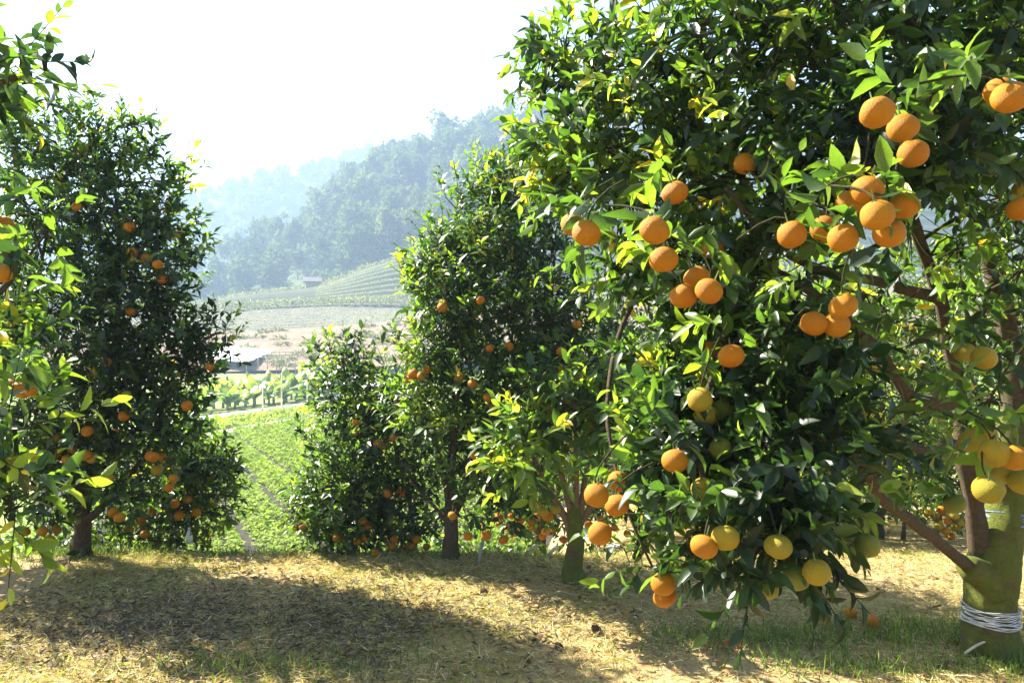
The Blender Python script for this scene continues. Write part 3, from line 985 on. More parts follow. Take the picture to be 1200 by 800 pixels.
# ---------------- neighbour whose branches reach in at the edge
T7 = Vector((-2.75, 2.7, 0)); T7.z = orchard_z(T7.x, T7.y)
t7_f = fruit([(4, 262, 22), (2, 320, 24), (20, 455, 17), (32, 445, 16), (11, 452, 17), (37, 458, 16), (26, 460, 16)])
orange_tree('orange tree whose large pale leaves reach in beside the dark broad tree', T7,
            ([T7 + Vector((0, 0, -.06)), T7 + Vector((0, 0, .2)), T7 + Vector((.03, .02, .5)), T7 + Vector((.05, .05, .7))], [.13, .1, .095, .08]),
            [([T7 + Vector((.05, .05, .6)), P(-120, 470, 2.8), P(-40, 380, 3.0), P(20, 320, 3.1)], .04, .01),
             ([T7 + Vector((.05, .05, .65)), P(-160, 250, 2.6), P(-60, 120, 2.6), P(20, 90, 2.65)], .04, .01),
             ([T7 + Vector((.05, .05, .55)), P(-150, 560, 2.4), P(-40, 570, 2.35), P(20, 540, 2.35)], .03, .008)],
            [B(12, 75, 2.65, .075, 12, .3), B(-25, 100, 2.7, .12, 22, .35), B(50, 70, 2.65, .03, 2, .25), B(-5, 330, 3.1, .12, 11, .52), B(55, 275, 3.1, .08, 5, .62), B(-40, 400, 3.0, .17, 20, .55),
             B(10, 500, 2.4, .08, 12, .5), B(15, 590, 2.35, .09, 14, .48), B(-50, 560, 2.4, .14, 18, .5), B(-160, 300, 2.7, .3, 50, .5), B(20, 395, 3.1, .1, 8, .5),
             ((-3.2, 2.9, 2.2), (.5, .6, .5), 90, .45), ((-3.1, 2.6, 1.4), (.5, .5, .45), 70, .45)],
            t7_f, 31, leaf_len=0.086, near=True, leaf_parts=180, upright=0.4)

# ---------------- next tree along the terrace edge, mostly beyond the frame
T8 = Vector((-4.3, 5.5, 0)); T8.z = orchard_z(T8.x, T8.y)
orange_tree('orange tree standing past the dark broad tree along terrace edge', T8,
            ([T8 + Vector((0, 0, -.06)), T8 + Vector((0, 0, .2)), T8 + Vector((.03, .02, .45)), T8 + Vector((.04, .02, .6))], [.11, .08, .075, .06]),
            [([T8 + Vector((0, 0, .5)), T8 + Vector((.3, -.1, 1.1)), T8 + Vector((.6, -.2, 1.7))], .04, .01), ([T8 + Vector((0, 0, .5)), T8 + Vector((-.3, .1, 1.1)), T8 + Vector((-.4, .2, 1.9))], .04, .01)],
            [(tuple(T8 + Vector((.3, 0, 1.2))), (.75, .7, .6), 230, .4), (tuple(T8 + Vector((-.2, .1, 1.9))), (.7, .7, .6), 200, .4), (tuple(T8 + Vector((.5, -.1, 1.8))), (.5, .5, .5), 130, .45)],
            [(T8 + Vector((.5, -.6, 1.1)), .075, 'o'), (T8 + Vector((.75, -.5, .9)), .075, 'o')], 37, leaf_len=0.074, upright=0.6)

# ---------------- orchard trees further back
BACK = [
    ((3.4, 7.2), 2.7, 1.15, 900, .62, 'orange tree behind the wrapped trunk, yellow fruit clustered low on it', 41, [(1110, 610), (1118, 604), (1100, 616), (1108, 622), (1120, 618), (1096, 604), (1114, 628), (1126, 612), (1088, 600), (1104, 597), (1074, 426), (1083, 620), (1060, 430)]),
    ((2.5, 8.6), 2.9, 1.1, 800, .6, 'leafy orange tree behind the open middle of the wrapped tree', 43, [(930, 600), (1000, 560)]),
    ((1.3, 7.6), 2.4, .95, 600, .45, 'orange tree shaded behind the slim tan limbed tree', 47, [(610, 610), (622, 618), (600, 625), (636, 628), (650, 620), (690, 615), (704, 608), (660, 632), (720, 618), (735, 625), (585, 615)]),
    ((0.25, 7.4), 1.9, .85, 260, .5, 'low orange tree behind the stake, skirt heavy with fruit', 53, [(585, 605), (592, 618), (600, 604), (610, 620), (622, 612), (640, 622), (576, 612), (568, 618), (630, 604), (604, 632)]),
    ((5.4, 8.2), 3.0, 1.2, 700, .55, 'orange tree beyond the wrapped trunk with sunlit top', 59, [(1185, 600), (1192, 590)]),
    ((1.7, 9.9), 2.0, 1.15, 620, .6, 'low spreading orange tree filling the gap behind the hanging branches', 73, [(800, 560), (860, 590)]),
    ((3.55, 9.6), 2.1, 1.2, 680, .62, 'low spreading sunlit orange tree behind the sapling', 79, [(900, 560), (940, 580), (990, 570), (1000, 590)]),
    ((5.2, 10.4), 2.1, 1.2, 620, .6, 'low spreading orange tree in the back row beyond the mossy trunk', 83, []),
    ((4.9, 12.5), 3.0, 1.25, 300, .6, 'hazy orange tree farther along the back row', 61, []),
    ((2.4, 13.0), 3.0, 1.25, 300, .55, 'orange tree at the far end of the orchard slope', 67, []),
]
for (bx, by), h, rad, ns, tint, lab, sd, fl in BACK:
    b0 = Vector((bx, by, 0)); b0.z = orchard_z(bx, by)
    r_ = random.Random(sd)
    limbs = []; blobs = []
    for k in range(6):
        a = k * 1.05 + r_.uniform(-.3, .3)
        tip = b0 + Vector((math.cos(a) * rad * .6, math.sin(a) * rad * .6, h * r_.uniform(.45, .85)))
        limbs.append(([b0 + Vector((0, 0, .4)), b0.lerp(tip, .5) + Vector((0, 0, .15)), tip], .035, .01))
        blobs.append((tuple(tip), (rad * .52, rad * .52, h * .2), ns // 8, tint + r_.uniform(-.1, .1)))
    for k in range(5):
        a = k * 1.26 + .4
        q = b0 + Vector((math.cos(a) * rad * .62, math.sin(a) * rad * .62, h * (r_.uniform(.14, .26) if sd in (73, 79, 83, 41, 43) else r_.uniform(.26, .4))))
        blobs.append((tuple(q), (rad * .42, rad * .42, h * .14), ns // 11, tint + r_.uniform(-.1, .1)))
    blobs.append((tuple(b0 + Vector((0, 0, h * .8))), (rad * .6, rad * .6, h * .22), ns // 6, tint))
    fr = fruit_at(fl, by - rad * .8, .075, jit=.15, seed=sd)
    if sd == 41: fr = [(q, d, 'y' if i % 3 else 'o') for i, (q, d, k) in enumerate(fr)]
    orange_tree(lab, b0, ([b0 + Vector((0, 0, -.06)), b0 + Vector((0, 0, .15)), b0 + Vector((.02, 0, .35)), b0 + Vector((.03, .01, .55))], [.1, .075, .07, .055]), limbs, blobs, fr, sd,
                leaf_len=0.085, leaf_parts=40 if by < 9 else 0, upright=.5)

# sapling seen under the big tree
T9 = P(1058, 668, 7.0); T9.z = orchard_z(T9.x, T9.y)
orange_tree('young orange sapling with thin stem on sunlit straw behind big tree', T9,
            ([T9 + Vector((0, 0, -.04)), T9 + Vector((.01, 0, .15)), T9 + Vector((.0, .01, .3)), T9 + Vector((.02, 0, .45))], [.022, .016, .014, .01]),
            [([T9 + Vector((0, 0, .25)), T9 + Vector((.1, 0, .5)), T9 + Vector((.15, 0, .75))], .01, .004), ([T9 + Vector((0, 0, .25)), T9 + Vector((-.12, 0, .5)), T9 + Vector((-.15, 0, .8))], .01, .004)],
            [(tuple(T9 + Vector((0, 0, .75))), (.32, .3, .3), 60, .6), (tuple(T9 + Vector((.1, 0, 1.05))), (.25, .25, .25), 34, .6)], [], 71, leaf_len=.07, leaf_parts=0, group='young saplings')

finish_leaves()


# ------------------------------------------------------------------ low bushes under the trees at the terrace edge
def low_bush(x, y, rx, h, n, label, seed):
    r = np.random.default_rng(seed)
    z = orchard_z(x, y)
    root = empty('low_bush', (x, y, z))
    tag(root, label, 'bush', 'low bushes at the terrace edge')
    st = MB()
    p = nrm(r.normal(size=(n, 3))) * r.random((n, 1)) ** .4 * np.array([rx, rx * .6, h * .5]) + np.array([0, 0, h * .5])
    for k in range(14):
        q = p[k * (n // 14)]
        st.tube([(q[0] * .2, q[1] * .2, -.05), (q[0] * .6, q[1] * .6, q[2] * .6), tuple(q)], [.006, .005, .003], 4, 0, False)
    o = st.build('stems', M['twig'], root); o['kind'] = 'stuff'
    d = nrm(p - np.array([0, 0, h * .2])) + r.normal(0, .6, (n, 3)); no = r.normal(0, .5, (n, 3)); no[:, 2] += 1
    V, F, T = leaf_mesh(p, d, no, r.uniform(.03, .08, n), r.uniform(.8, 1.5, n), r.uniform(0, .6, n), r.uniform(0, .5, n), np.clip(r.normal(.5, .18, n), 0, .93), False)
    o = link('foliage', mesh_np('foliage', V, F, {'tint': T}), M['leaf'], root); o['kind'] = 'stuff'


for i, (px, yy, rx, h, lab) in enumerate(((145, 6.0, .45, .55, 'low green bush filling the gap beside the broad dark tree trunk'), (60, 6.0, .4, .45, 'low green bush on the other side of the broad dark trunk'),
                                    (560, 6.2, .5, .4, 'low weedy bush behind the leaning stake'), (430, 6.5, .5, .35, 'low weedy bush below the bushy tree at slope edge'))):
    low_bush((px - 600) / 900 * yy, yy, rx, h, 900, lab, 200 + i)


# ------------------------------------------------------------------ twine on the trunk
def coil(name, label, mat, cpx, py0, py1, turns, rfun, seed):
    r_ = random.Random(seed)
    mb = MB()
    for k in range(turns):
        py = py0 + (py1 - py0) * k / max(1, turns - 1)
        c = P(cpx(py), py, 3.635)
        pts = []
        tiltx, tilty = r_.uniform(-.012, .012), r_.uniform(-.012, .012)
        R = rfun(py)
        for i in range(29):
            a = 2 * PI * i / 28
            pts.append(c + Vector((math.cos(a) * R, math.sin(a) * R, tiltx * math.cos(a) + tilty * math.sin(a) + 0.004 * math.sin(3 * a + k))))
        mb.tube(pts, 0.0020, 5, 0, False)
    o = mb.build(name, mat, None, P(cpx((py0 + py1) / 2), (py0 + py1) / 2, 3.635))
    return tag(o, label, 'twine')


coil('twine_wrap', 'white plastic twine wound many times round mossy trunk near its base', M['twine_white'], lambda y: 1161, 709, 729, 18, lambda y: 0.119 + .004 * math.sin(y * 5), 1)
coil('twine_wrap', 'blue twine wound round the mossy trunk just under yellow fruit', M['twine_blue'], lambda y: 1177, 598, 612, 10, lambda y: 0.098, 2)
for a, b, lab in ((P(1163, 140, 3.0), P(1020, 322, 2.75), 'thin pale support string slanting behind the big fruit cluster'),
                  (P(1172, 150, 3.2), P(1120, 222, 3.1), 'short pale string beside the slanting support string'),
                  (P(1215, 190, 3.1), P(1168, 275, 3.0), 'thin pale string near the trunk top by paired fruit')):
    tag(MB().tube(smooth_path([a, a.lerp(b, .5) + Vector((0, 0, -.01)), b], 4), 0.0016, 4, 0, False).build('support_string', M['twine_white'], None, b), lab, 'string')

# ------------------------------------------------------------------ things on the ground
def on_ground(px, py):
    d = (EYE) * 900 / (py - 400)
    for _ in range(6):
        p = P(px, py, d)
        d = (EYE - orchard_z(p.x, d)) * 900 / (py - 400)
    p = P(px, py, d); p.z = orchard_z(p.x, p.y)
    return p


for px, py, dia, lab in ((997, 725, .068, 'single fallen orange lying in shade on straw'), (1022, 738, .085, 'fallen orange lying in green grass beside trunk shade')):
    g = on_ground(px, py)
    o = bpy.data.objects.new('fallen_orange', ORANGES['o'][0])
    COL.objects.link(o)
    o.scale = (dia,) * 3; o.rotation_euler = (1.2, .4, .8); o.location = g + Vector((0, 0, dia * .46))
    tag(o, lab, 'orange', 'fallen oranges')
    c = bpy.data.objects.new('calyx', CALYX); COL.objects.link(c); c.parent = o


def clod(name, px, py, size, lab, cat, mat):
    g = on_ground(px, py)
    V = []; F = []
    me = orange_mesh(px, .75, mat)
    for v in me.vertices:
        v.co *= 1 + .3 * noise.noise(v.co * 5 + Vector((px, 0, 0)))
    o = link(name, me)
    o.scale = (size,) * 3; o.location = g + Vector((0, 0, size * .3)); o.rotation_euler = (.6, .3, px)
    return tag(o, lab, cat, 'dried fallen fruit')


clod('dried_fruit', 567, 696, .05, 'small dark dried fruit on open straw between shadows', 'fruit', M['dried'])
clod('dried_fruit', 699, 741, .06, 'dark dried fruit on straw below the hanging oranges', 'fruit', M['dried'])
clod('dried_fruit', 655, 760, .045, 'dark dried fruit beside a strip of bare reddish soil', 'fruit', M['dried'])

s0 = on_ground(560, 662)
tag(MB().tube([s0 + Vector((0, 0, -.05)), s0 + Vector((.02, 0, .1)), s0 + Vector((.045, 0, .21))], [.013, .012, .012], 8).build('stake', M['wood_grey'], None, s0),
    'short grey stake leaning beside tall dense tree trunk', 'stake')
for (a, b, r, lab) in (((612, 652), (634, 636), .012, 'pale dead branch slanting up behind the slim trunk'), ((640, 654), (653, 640), .014, 'short pale cut branch leaning behind the slim trunk')):
    p0 = on_ground(*a); p1 = P(b[0], b[1], p0.y + .1)
    tag(MB().tube(smooth_path([p0, p0.lerp(p1, .5) + Vector((0, 0, .01)), p1], 3), r, 7, .2).build('dead_branch', M['wood_pale'], None, p0), lab, 'branch')
# dead sticks by the trunk foot
for i, (pts, lab) in enumerate((([(1130, 765), (1150, 752), (1172, 748), (1186, 758)], 'arched dry twig lying at the foot of mossy trunk'),
                                ([(1140, 772), (1165, 768), (1198, 772)], 'straight dry twig lying before the mossy trunk'))):
    q = [on_ground(x, 775) + Vector(((x - pts[0][0]) * 0, 0, (775 - y) * .0038)) for x, y in pts]
    tag(MB().tube(smooth_path(q, 4), lerp_r(.007, .004, 4 * (len(q) - 1) + 1), 5).build('dry_twig', M['wood_pale'], None, q[0]), lab, 'twig')
# white tag under the small multi-stem tree
tg = P(222, 636, 5.75)
e = empty('white_bottle', tg)
tag(e, 'small white plastic bottle hanging under the small multi-stem tree', 'bottle')
MB().tube([(0, 0, 0), (0, 0, .07), (0, 0, .085), (0, 0, .1)], [.022, .022, .018, .01], 12).build('body', M['white_plastic'], e)
MB().tube([(0, 0, .1), (0, 0, .118)], [.011, .011], 10).build('cap', M['white_plastic'], e)
MB().tube([(0, 0, .118), (.005, 0, .25)], [.0015, .0015], 4).build('cord', M['twine_white'], e)


# ------------------------------------------------------------------ straw, grass and dead leaves
def nz(x, y, s, o=0.0):
    return noise.noise(Vector((x * s, y * s, o)))


def scatter(n, x0, x1, y0, y1):
    x = RNG.uniform(x0, x1, n); y = RNG.uniform(y0, y1, n)
    z = np.array([orchard_z(a, b) for a, b in zip(x, y)])
    return np.stack([x, y, z], 1)


def blades(name, p, d, length, width, tint, mat, label, bend=0.3):
    """each blade: 2 quads -> 4 verts + tip as 3 triangles"""
    n = len(p)
    d = nrm(d)
    side = nrm(np.cross(d, RNG.normal(size=d.shape)))
    up = np.array([0, 0, 1.0])
    mid = p + d * (length * .55)[:, None]
    tip = p + d * length[:, None] + up * (-(bend * length) * RNG.uniform(-.3, 1, n))[:, None]
    w = side * (width * .5)[:, None]
    V = np.stack([p - w, p + w, mid - w * .85, mid + w * .85, tip], 1)
    F = np.array([(0, 1, 3), (0, 3, 2), (2, 3, 4)])[None] + (np.arange(n) * 5)[:, None, None]
    o = link(name, mesh_np(name, V.reshape(-1, 3), F.reshape(-1, 3), {'tint': np.repeat(tint, 5)}), mat)
    return tag(o, label, None, None, 'stuff')


greenness = lambda p: np.array([nz(a, b, .9, 2.2) + .5 * nz(a, b, 3.1, 5.) for a, b in p[:, :2]])
bare = lambda p: np.array([nz(a, b, 1.3, 9.2) + .5 * nz(a, b, 4.0, 1.) for a, b in p[:, :2]])
# lying straw
p = np.concatenate([scatter(75000, -2.9, 3.2, 3.0, 6.2), scatter(26000, -6, 7, 5.8, 10)])
k = bare(p) + RNG.normal(0, .16, len(p)) < .3
p = p[k]; n = len(p)
a = RNG.uniform(0, 2 * PI, n); el = np.abs(RNG.normal(0, .22, n))
d = np.stack([np.cos(a) * np.cos(el), np.sin(a) * np.cos(el), np.sin(el)], 1)
p[:, 2] += RNG.uniform(.0, .018, n)
blades('dry_straw', p, d, RNG.uniform(.025, .085, n), RNG.uniform(.002, .0052, n), np.clip(RNG.normal(.66, .24, n), 0, 1), M['straw'], 'mown dry straw covering the orchard ground', .25)
# short green grass
p = np.concatenate([scatter(85000, -2.9, 3.2, 3.0, 6.2), scatter(24000, -6, 7, 5.8, 10)])
g = greenness(p) + RNG.normal(0, .15, len(p))
p = p[g > -.05]; n = len(p)
d = RNG.normal(0, .5, (n, 3)); d[:, 2] = RNG.uniform(.5, 1.2, n)
blades('green_grass', p, d, RNG.uniform(.015, .042, n), RNG.uniform(.002, .004, n), np.clip(RNG.normal(.78, .25, n), 0, 1), M['grass'], 'short yellow green grass growing in patches through the straw', .5)
# taller grass round the big trunk and along the terrace edge
q = []
for (gx, gy), sx, sy, cnt in ((tuple(on_ground(1085, 745))[:2], .4, .12, 1300), (tuple(on_ground(1010, 785))[:2], .3, .06, 500), (tuple(on_ground(1195, 785))[:2], .15, .1, 600),
                        ((-3.3, 5.5), .6, .2, 1500), ((-.3, 5.5), .6, .12, 900), ((1.4, 5.3), .6, .2, 700), ((-2.0, 5.5), .6, .12, 500), (tuple(on_ground(880, 750))[:2], .3, .1, 900), (tuple(on_ground(300, 785))[:2], .35, .07, 400)):
    t = np.zeros((cnt, 3)); t[:, 0] = RNG.normal(gx, sx, cnt); t[:, 1] = RNG.normal(gy, sy, cnt)
    t[:, 2] = [orchard_z(u, v) for u, v in t[:, :2]]
    q.append(t)
p = np.concatenate(q); n = len(p)
d = RNG.normal(0, .45, (n, 3)); d[:, 2] = RNG.uniform(.6, 1.3, n)
blades('tall_grass', p, d, RNG.uniform(.04, .12, n), RNG.uniform(.003, .0055, n), np.clip(RNG.normal(.4, .25, n), 0, 1), M['grass'], 'taller green grass tufts round trunks and terrace edge', .6)
# dead leaves lying about
p = np.concatenate([scatter(1900, -2.9, 3.2, 3.0, 6.2), scatter(500, -6, 7, 5.8, 9)]); n = len(p)
p[:, 2] += RNG.uniform(.006, .02, n)
a = RNG.uniform(0, 2 * PI, n)
d = np.stack([np.cos(a), np.sin(a), RNG.normal(0, .25, n)], 1)
no = RNG.normal(0, .45, (n, 3)); no[:, 2] = 1
V, F, T = leaf_mesh(p, d, no, RNG.uniform(.02, .06, n), RNG.uniform(.8, 1.3, n), RNG.uniform(-.5, .8, n), RNG.uniform(-.5, .5, n), np.clip(RNG.normal(.45, .25, n), 0, .9), True)
tag(link('leaf_litter', mesh_np('leaf_litter', V, F, {'tint': T}), M['litter']), 'curled brown dead leaves strewn over the straw', None, None, 'stuff')
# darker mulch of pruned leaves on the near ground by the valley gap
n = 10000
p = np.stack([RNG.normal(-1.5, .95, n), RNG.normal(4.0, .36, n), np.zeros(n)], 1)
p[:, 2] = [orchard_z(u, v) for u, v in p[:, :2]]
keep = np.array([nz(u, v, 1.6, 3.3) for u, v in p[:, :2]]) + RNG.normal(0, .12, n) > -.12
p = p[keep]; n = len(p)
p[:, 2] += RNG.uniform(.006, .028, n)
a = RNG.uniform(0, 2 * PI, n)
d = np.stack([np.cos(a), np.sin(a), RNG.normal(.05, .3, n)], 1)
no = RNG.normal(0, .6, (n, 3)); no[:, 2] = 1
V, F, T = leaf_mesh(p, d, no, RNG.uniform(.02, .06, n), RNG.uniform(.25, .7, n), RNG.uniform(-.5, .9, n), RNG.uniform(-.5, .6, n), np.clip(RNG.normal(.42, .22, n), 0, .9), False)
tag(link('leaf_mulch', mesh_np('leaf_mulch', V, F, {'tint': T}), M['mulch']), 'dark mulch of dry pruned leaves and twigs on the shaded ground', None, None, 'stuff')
# one reddish dead sprig
g = on_ground(857, 762)
n = 16
p = np.array([tuple(g + Vector((random.gauss(0, .035), random.gauss(0, .025), .02 + random.random() * .02))) for _ in range(n)])
d = RNG.normal(0, 1, (n, 3)); d[:, 2] = np.abs(d[:, 2]) * .5; no = RNG.normal(0, .5, (n, 3)); no[:, 2] = 1
V, F, T = leaf_mesh(p - np.array(g), d, no, RNG.uniform(.03, .06, n), np.full(n, .7), RNG.uniform(0, .6, n), RNG.uniform(-.2, .4, n), np.full(n, 1.0), True)
tag(link('dead_sprig', mesh_np('dead_sprig', V, F, {'tint': T}), M['litter'], None, g), 'reddish brown dead sprig lying on the sunlit straw', 'sprig')

# ------------------------------------------------------------------ crop field in the valley
ROW_U = Vector((-math.sin(math.radians(26)), math.cos(math.radians(26)), 0))
ROW_N = Vector((ROW_U.y, -ROW_U.x, 0))


def path_x(y): return -14.9 + (y - 36.7) * 0.114


def valley_in(x, y):
    px = 600 + x / y * 900
    return px


row_ref = P(248, 516, 35); row_ref.z = 0
ROWS = []
for k in range(-16, 15):
    o0 = row_ref + ROW_N * (k * 1.2 + 0.6)
    segs = [o0 + ROW_U * s for s in np.arange(-32, 34, .5)]
    segs = [q for q in segs if 11.3 < q.y < 60 and q.x > path_x(q.y) + .7 and 90 < valley_in(q.x, q.y) < 640]
    if len(segs) > 8:
        ROWS.append(segs)
for segs in ROWS:
    o0 = segs[0]; z0 = field_z(o0.y)
    origin = Vector((o0.x, o0.y, z0))
    root = empty('crop_row', origin)
    tag(root, 'long low bed of leafy green crop plants in the valley field', 'crop row', 'rows of the valley crop field')
    # bed
    V = []; F = []
    prof = ((-.46, 0), (-.38, .1), (.38, .1), (.46, 0))
    for s in segs:
        for (w, h) in prof:
            q = s + ROW_N * w
            V.append((q.x - o0.x, q.y - o0.y, field_z(s.y) + h + .01 * nz(q.x, q.y, 3) - z0))
    for i in range(len(segs) - 1):
        for j in range(3):
            F.append((i * 4 + j, i * 4 + j + 1, (i + 1) * 4 + j + 1, (i + 1) * 4 + j))
    link('soil_bed', mesh_np('soil_bed', V, F), M['soil_bed'], root)
    # foliage
    P_ = []; S_ = []
    for s in segs:
        m = int(np.clip(190 * (14 / s.y) ** .9, 46, 170))
        sz = np.clip(.085 * (s.y / 14) ** .5, .085, .16)
        for _ in range(m):
            w = random.uniform(-.49, .49); v = random.uniform(0, .5)
            q = s + ROW_N * w + ROW_U * v
            lump = .04 * noise.noise(Vector((q.x * 3.2, q.y * 3.2, 0)))
            P_.append((q.x - o0.x, q.y - o0.y, field_z(q.y) - z0 + .08 + (1 - (w / .56) ** 2) * random.uniform(.04, .18) + lump)); S_.append(sz * random.uniform(.7, 1.3))
    P_ = np.array(P_); S_ = np.array(S_); n = len(P_)
    d = RNG.normal(0, 1, (n, 3)); d[:, 2] = RNG.normal(.15, .35, n)
    no = RNG.normal(0, .5, (n, 3)); no[:, 2] = 1
    V, F, T = leaf_mesh(P_, d, no, S_, RNG.uniform(1.5, 2.1, n), RNG.uniform(-.1, .4, n), RNG.uniform(0, .4, n), np.clip(RNG.normal(.5, .25, n), 0, 1), False)
    o = link('foliage', mesh_np('foliage', V, F, {'tint': T}), M['crop'], root)
    o['kind'] = 'stuff'

# dark furrow soil under the rows
FX = [(path_x(y) + .55, y) for y in np.arange(11, 61, 1.0)]
V = []; F = []
for x_, y_ in FX:
    for k in range(21):
        xx = max(x_, -y_ * .62) + (y_ * .1 + 2 - max(x_, -y_ * .62)) * k / 20
        V.append((xx, y_, field_z(y_) + .03 + .02 * nz(xx, y_, 2.)))
for i in range(len(FX) - 1):
    for k in range(20):
        F.append((i * 21 + k, i * 21 + k + 1, (i + 1) * 21 + k + 1, (i + 1) * 21 + k))
tag(link('field_soil', mesh_np('field_soil', V, F), M['soil_bed']), 'dark furrow soil of the crop field', None, None, 'structure')

# pale hose in the furrow
pts = []
hr = row_ref.copy()
for s in np.arange(1.5, -13, -1.0):
    q = hr + ROW_U * s
    if q.x > path_x(q.y) + .3:
        pts.append(Vector((q.x + .06 * math.sin(s * 1.3), q.y, field_z(q.y) + .2)))
tag(MB().tube(pts, .025, 6).build('irrigation_hose', M['mulch_hose'], None, pts[0]), 'pale irrigation hose running along a furrow of the crop field', 'hose')


def ribbon(name, pts, width, lift, mat, zf, label, thick=0.0):
    V = []; F = []
    for i, p in enumerate(pts):
        t = (pts[min(i + 1, len(pts) - 1)] - pts[max(i - 1, 0)]); t.z = 0; t.normalize()
        nn_ = Vector((t.y, -t.x, 0))
        for s in (-.5, -.25, .25, .5):
            q = p + nn_ * (width * s * (1 + .08 * nz(p.x, p.y, .4, s)))
            V.append((q.x, q.y, zf(q.x, q.y) + lift * (1 if abs(s) < .4 else .3)))
    for i in range(len(pts) - 1):
        for j in range(3):
            F.append((i * 4 + j, i * 4 + j + 1, (i + 1) * 4 + j + 1, (i + 1) * 4 + j))
    o = link(name, mesh_np(name, V, F), mat)
    return tag(o, label, None, None, 'structure')


fz = lambda x, y: valley_z(x, y)
ribbon('field_path', [Vector((path_x(y), y, 0)) for y in np.arange(24, 78, 1.5)], .9, .12, M['path'], fz, 'earth path along the head of the crop rows')


def road_x(y): return -19.7 + (y - 49.3) * (2.2 / 25.7)


ribbon('farm_road', [Vector((road_x(y), y, 0)) for y in np.arange(28, 120, 2)], 3.0, .1, M['road'], fz, 'pale dusty farm road before the banana plants')
# low verge crop between path and road
n = 9000
y = RNG.uniform(30, 76, n); t = RNG.uniform(0, 1, n)
x = path_x(y) - .7 + t * (road_x(y) + 1.7 - path_x(y) + .7)
P_ = np.stack([x, y, field_z(y) + RNG.uniform(.05, .3, n)], 1)
d = RNG.normal(0, 1, (n, 3)); d[:, 2] = np.abs(d[:, 2]) * .7; no = RNG.normal(0, .6, (n, 3)); no[:, 2] = 1
V, F, T = leaf_mesh(P_, d, no, RNG.uniform(.15, .32, n), RNG.uniform(1, 1.8, n), RNG.uniform(0, .4, n), RNG.uniform(0, .4, n), np.clip(RNG.normal(.75, .2, n), 0, 1), False)
tag(link('verge_plants', mesh_np('verge_plants', V, F, {'tint': T}), M['crop']), 'low yellow green ground cover between path and farm road', None, None, 'stuff')

# ------------------------------------------------------------------ banana plants
BLEAF = []
for v in range(5):
    r_ = random.Random(v)
    V = []; F = []; T = []
    L = 1.0; seg = 8
    droop = r_.uniform(.25, .75)
    for i in range(seg + 1):
        t = i / seg
        y_ = L * (t - .18 * droop * t ** 3); z_ = .55 * t - droop * t * t
        w = .16 * math.sin(PI * min(1, .06 + t * .94)) ** .6 if 0 < i < seg else .02
        for s in (-1, 0, 1):
            V.append((s * w, y_, z_ + (.05 if s == 0 else -.03 * abs(math.sin(i * 2.1 + v)))))
            T.append(.4 + .5 * r_.random() * (t > .6) + .1 * v * .5)
    for i in range(seg):
        for j in range(2):
            F.append((i * 3 + j, i * 3 + j + 1, (i + 1) * 3 + j + 1, (i + 1) * 3 + j))
    me = mesh_np('leaf', V, F, {'tint': T}); me.materials.append(M['banana']); BLEAF.append(me)
M['banana_stem'] = plain('banana_stem', (0.16, 0.19, 0.07), .6, .3, 6, .3)
stem_me = None
for row, (dx, hs) in enumerate(((0, 1.0), (-2.2, 1.08))):
    yy = 49.0 + row * 1.3
    while yy < 96:
        bx = road_x(yy) - 3.3 + dx + random.uniform(-.5, .5)
        hgt = (1.5 + (yy - 49) / 40 * 1.3) * hs * random.uniform(.8, 1.2)
        b0 = Vector((bx, yy, valley_z(bx, yy)))
        root = empty('banana_plant', b0)
        tag(root, 'banana plant with broad arching leaves in the row beside the farm road', 'banana plant', 'banana plants along the farm road')
        root.rotation_euler.z = random.uniform(0, 6.28)
        if stem_me is None:
            so = MB().tube([(0, 0, -.1), (0, 0, .4), (.02, 0, .8), (.03, .01, 1.0)], [.1, .085, .07, .05], 8).build('stem', M['banana_stem'], root)
            stem_me = so.data
        else:
            so = link('stem', stem_me, None, root)
        sh = hgt * .42
        so.scale = (1.3, 1.3, sh)
        nleaf = random.randint(9, 11)
        for k in range(nleaf):
            lo = link('leaf', random.choice(BLEAF), None, root)
            lo.location = (0.03, 0, sh * random.uniform(.55, 1.0))
            l = random.uniform(.9, 1.25) * (.7 + hgt * .35)
            lo.scale = (l * 1.5, l * 1.15, l * 1.1)
            lo.rotation_euler = (random.uniform(.0, 1.1), 0, k * 2.4 + random.uniform(-.3, .3))
        yy += random.uniform(1.7, 2.6)

# posts along the road with wires
for (px, y0_, h, lab) in ((330, 62, 2.9, 'tall thin wooden post standing on the farm road verge'), (308, 57, 1.9, 'shorter thin post before the banana plants'), (360, 68, 2.2, 'thin post before banana plants beyond the tall post')):
    x_ = (px - 600) / 900 * y0_
    b0 = Vector((x_, y0_, valley_z(x_, y0_)))
    tag(MB().tube([b0 + Vector((0, 0, -.2)), b0 + Vector((0, 0, h * .5)), b0 + Vector((.03, 0, h))], [.06, .055, .05], 7).build('field_post', M['wood_pale'], None, b0), lab, 'post', 'posts along the farm road')

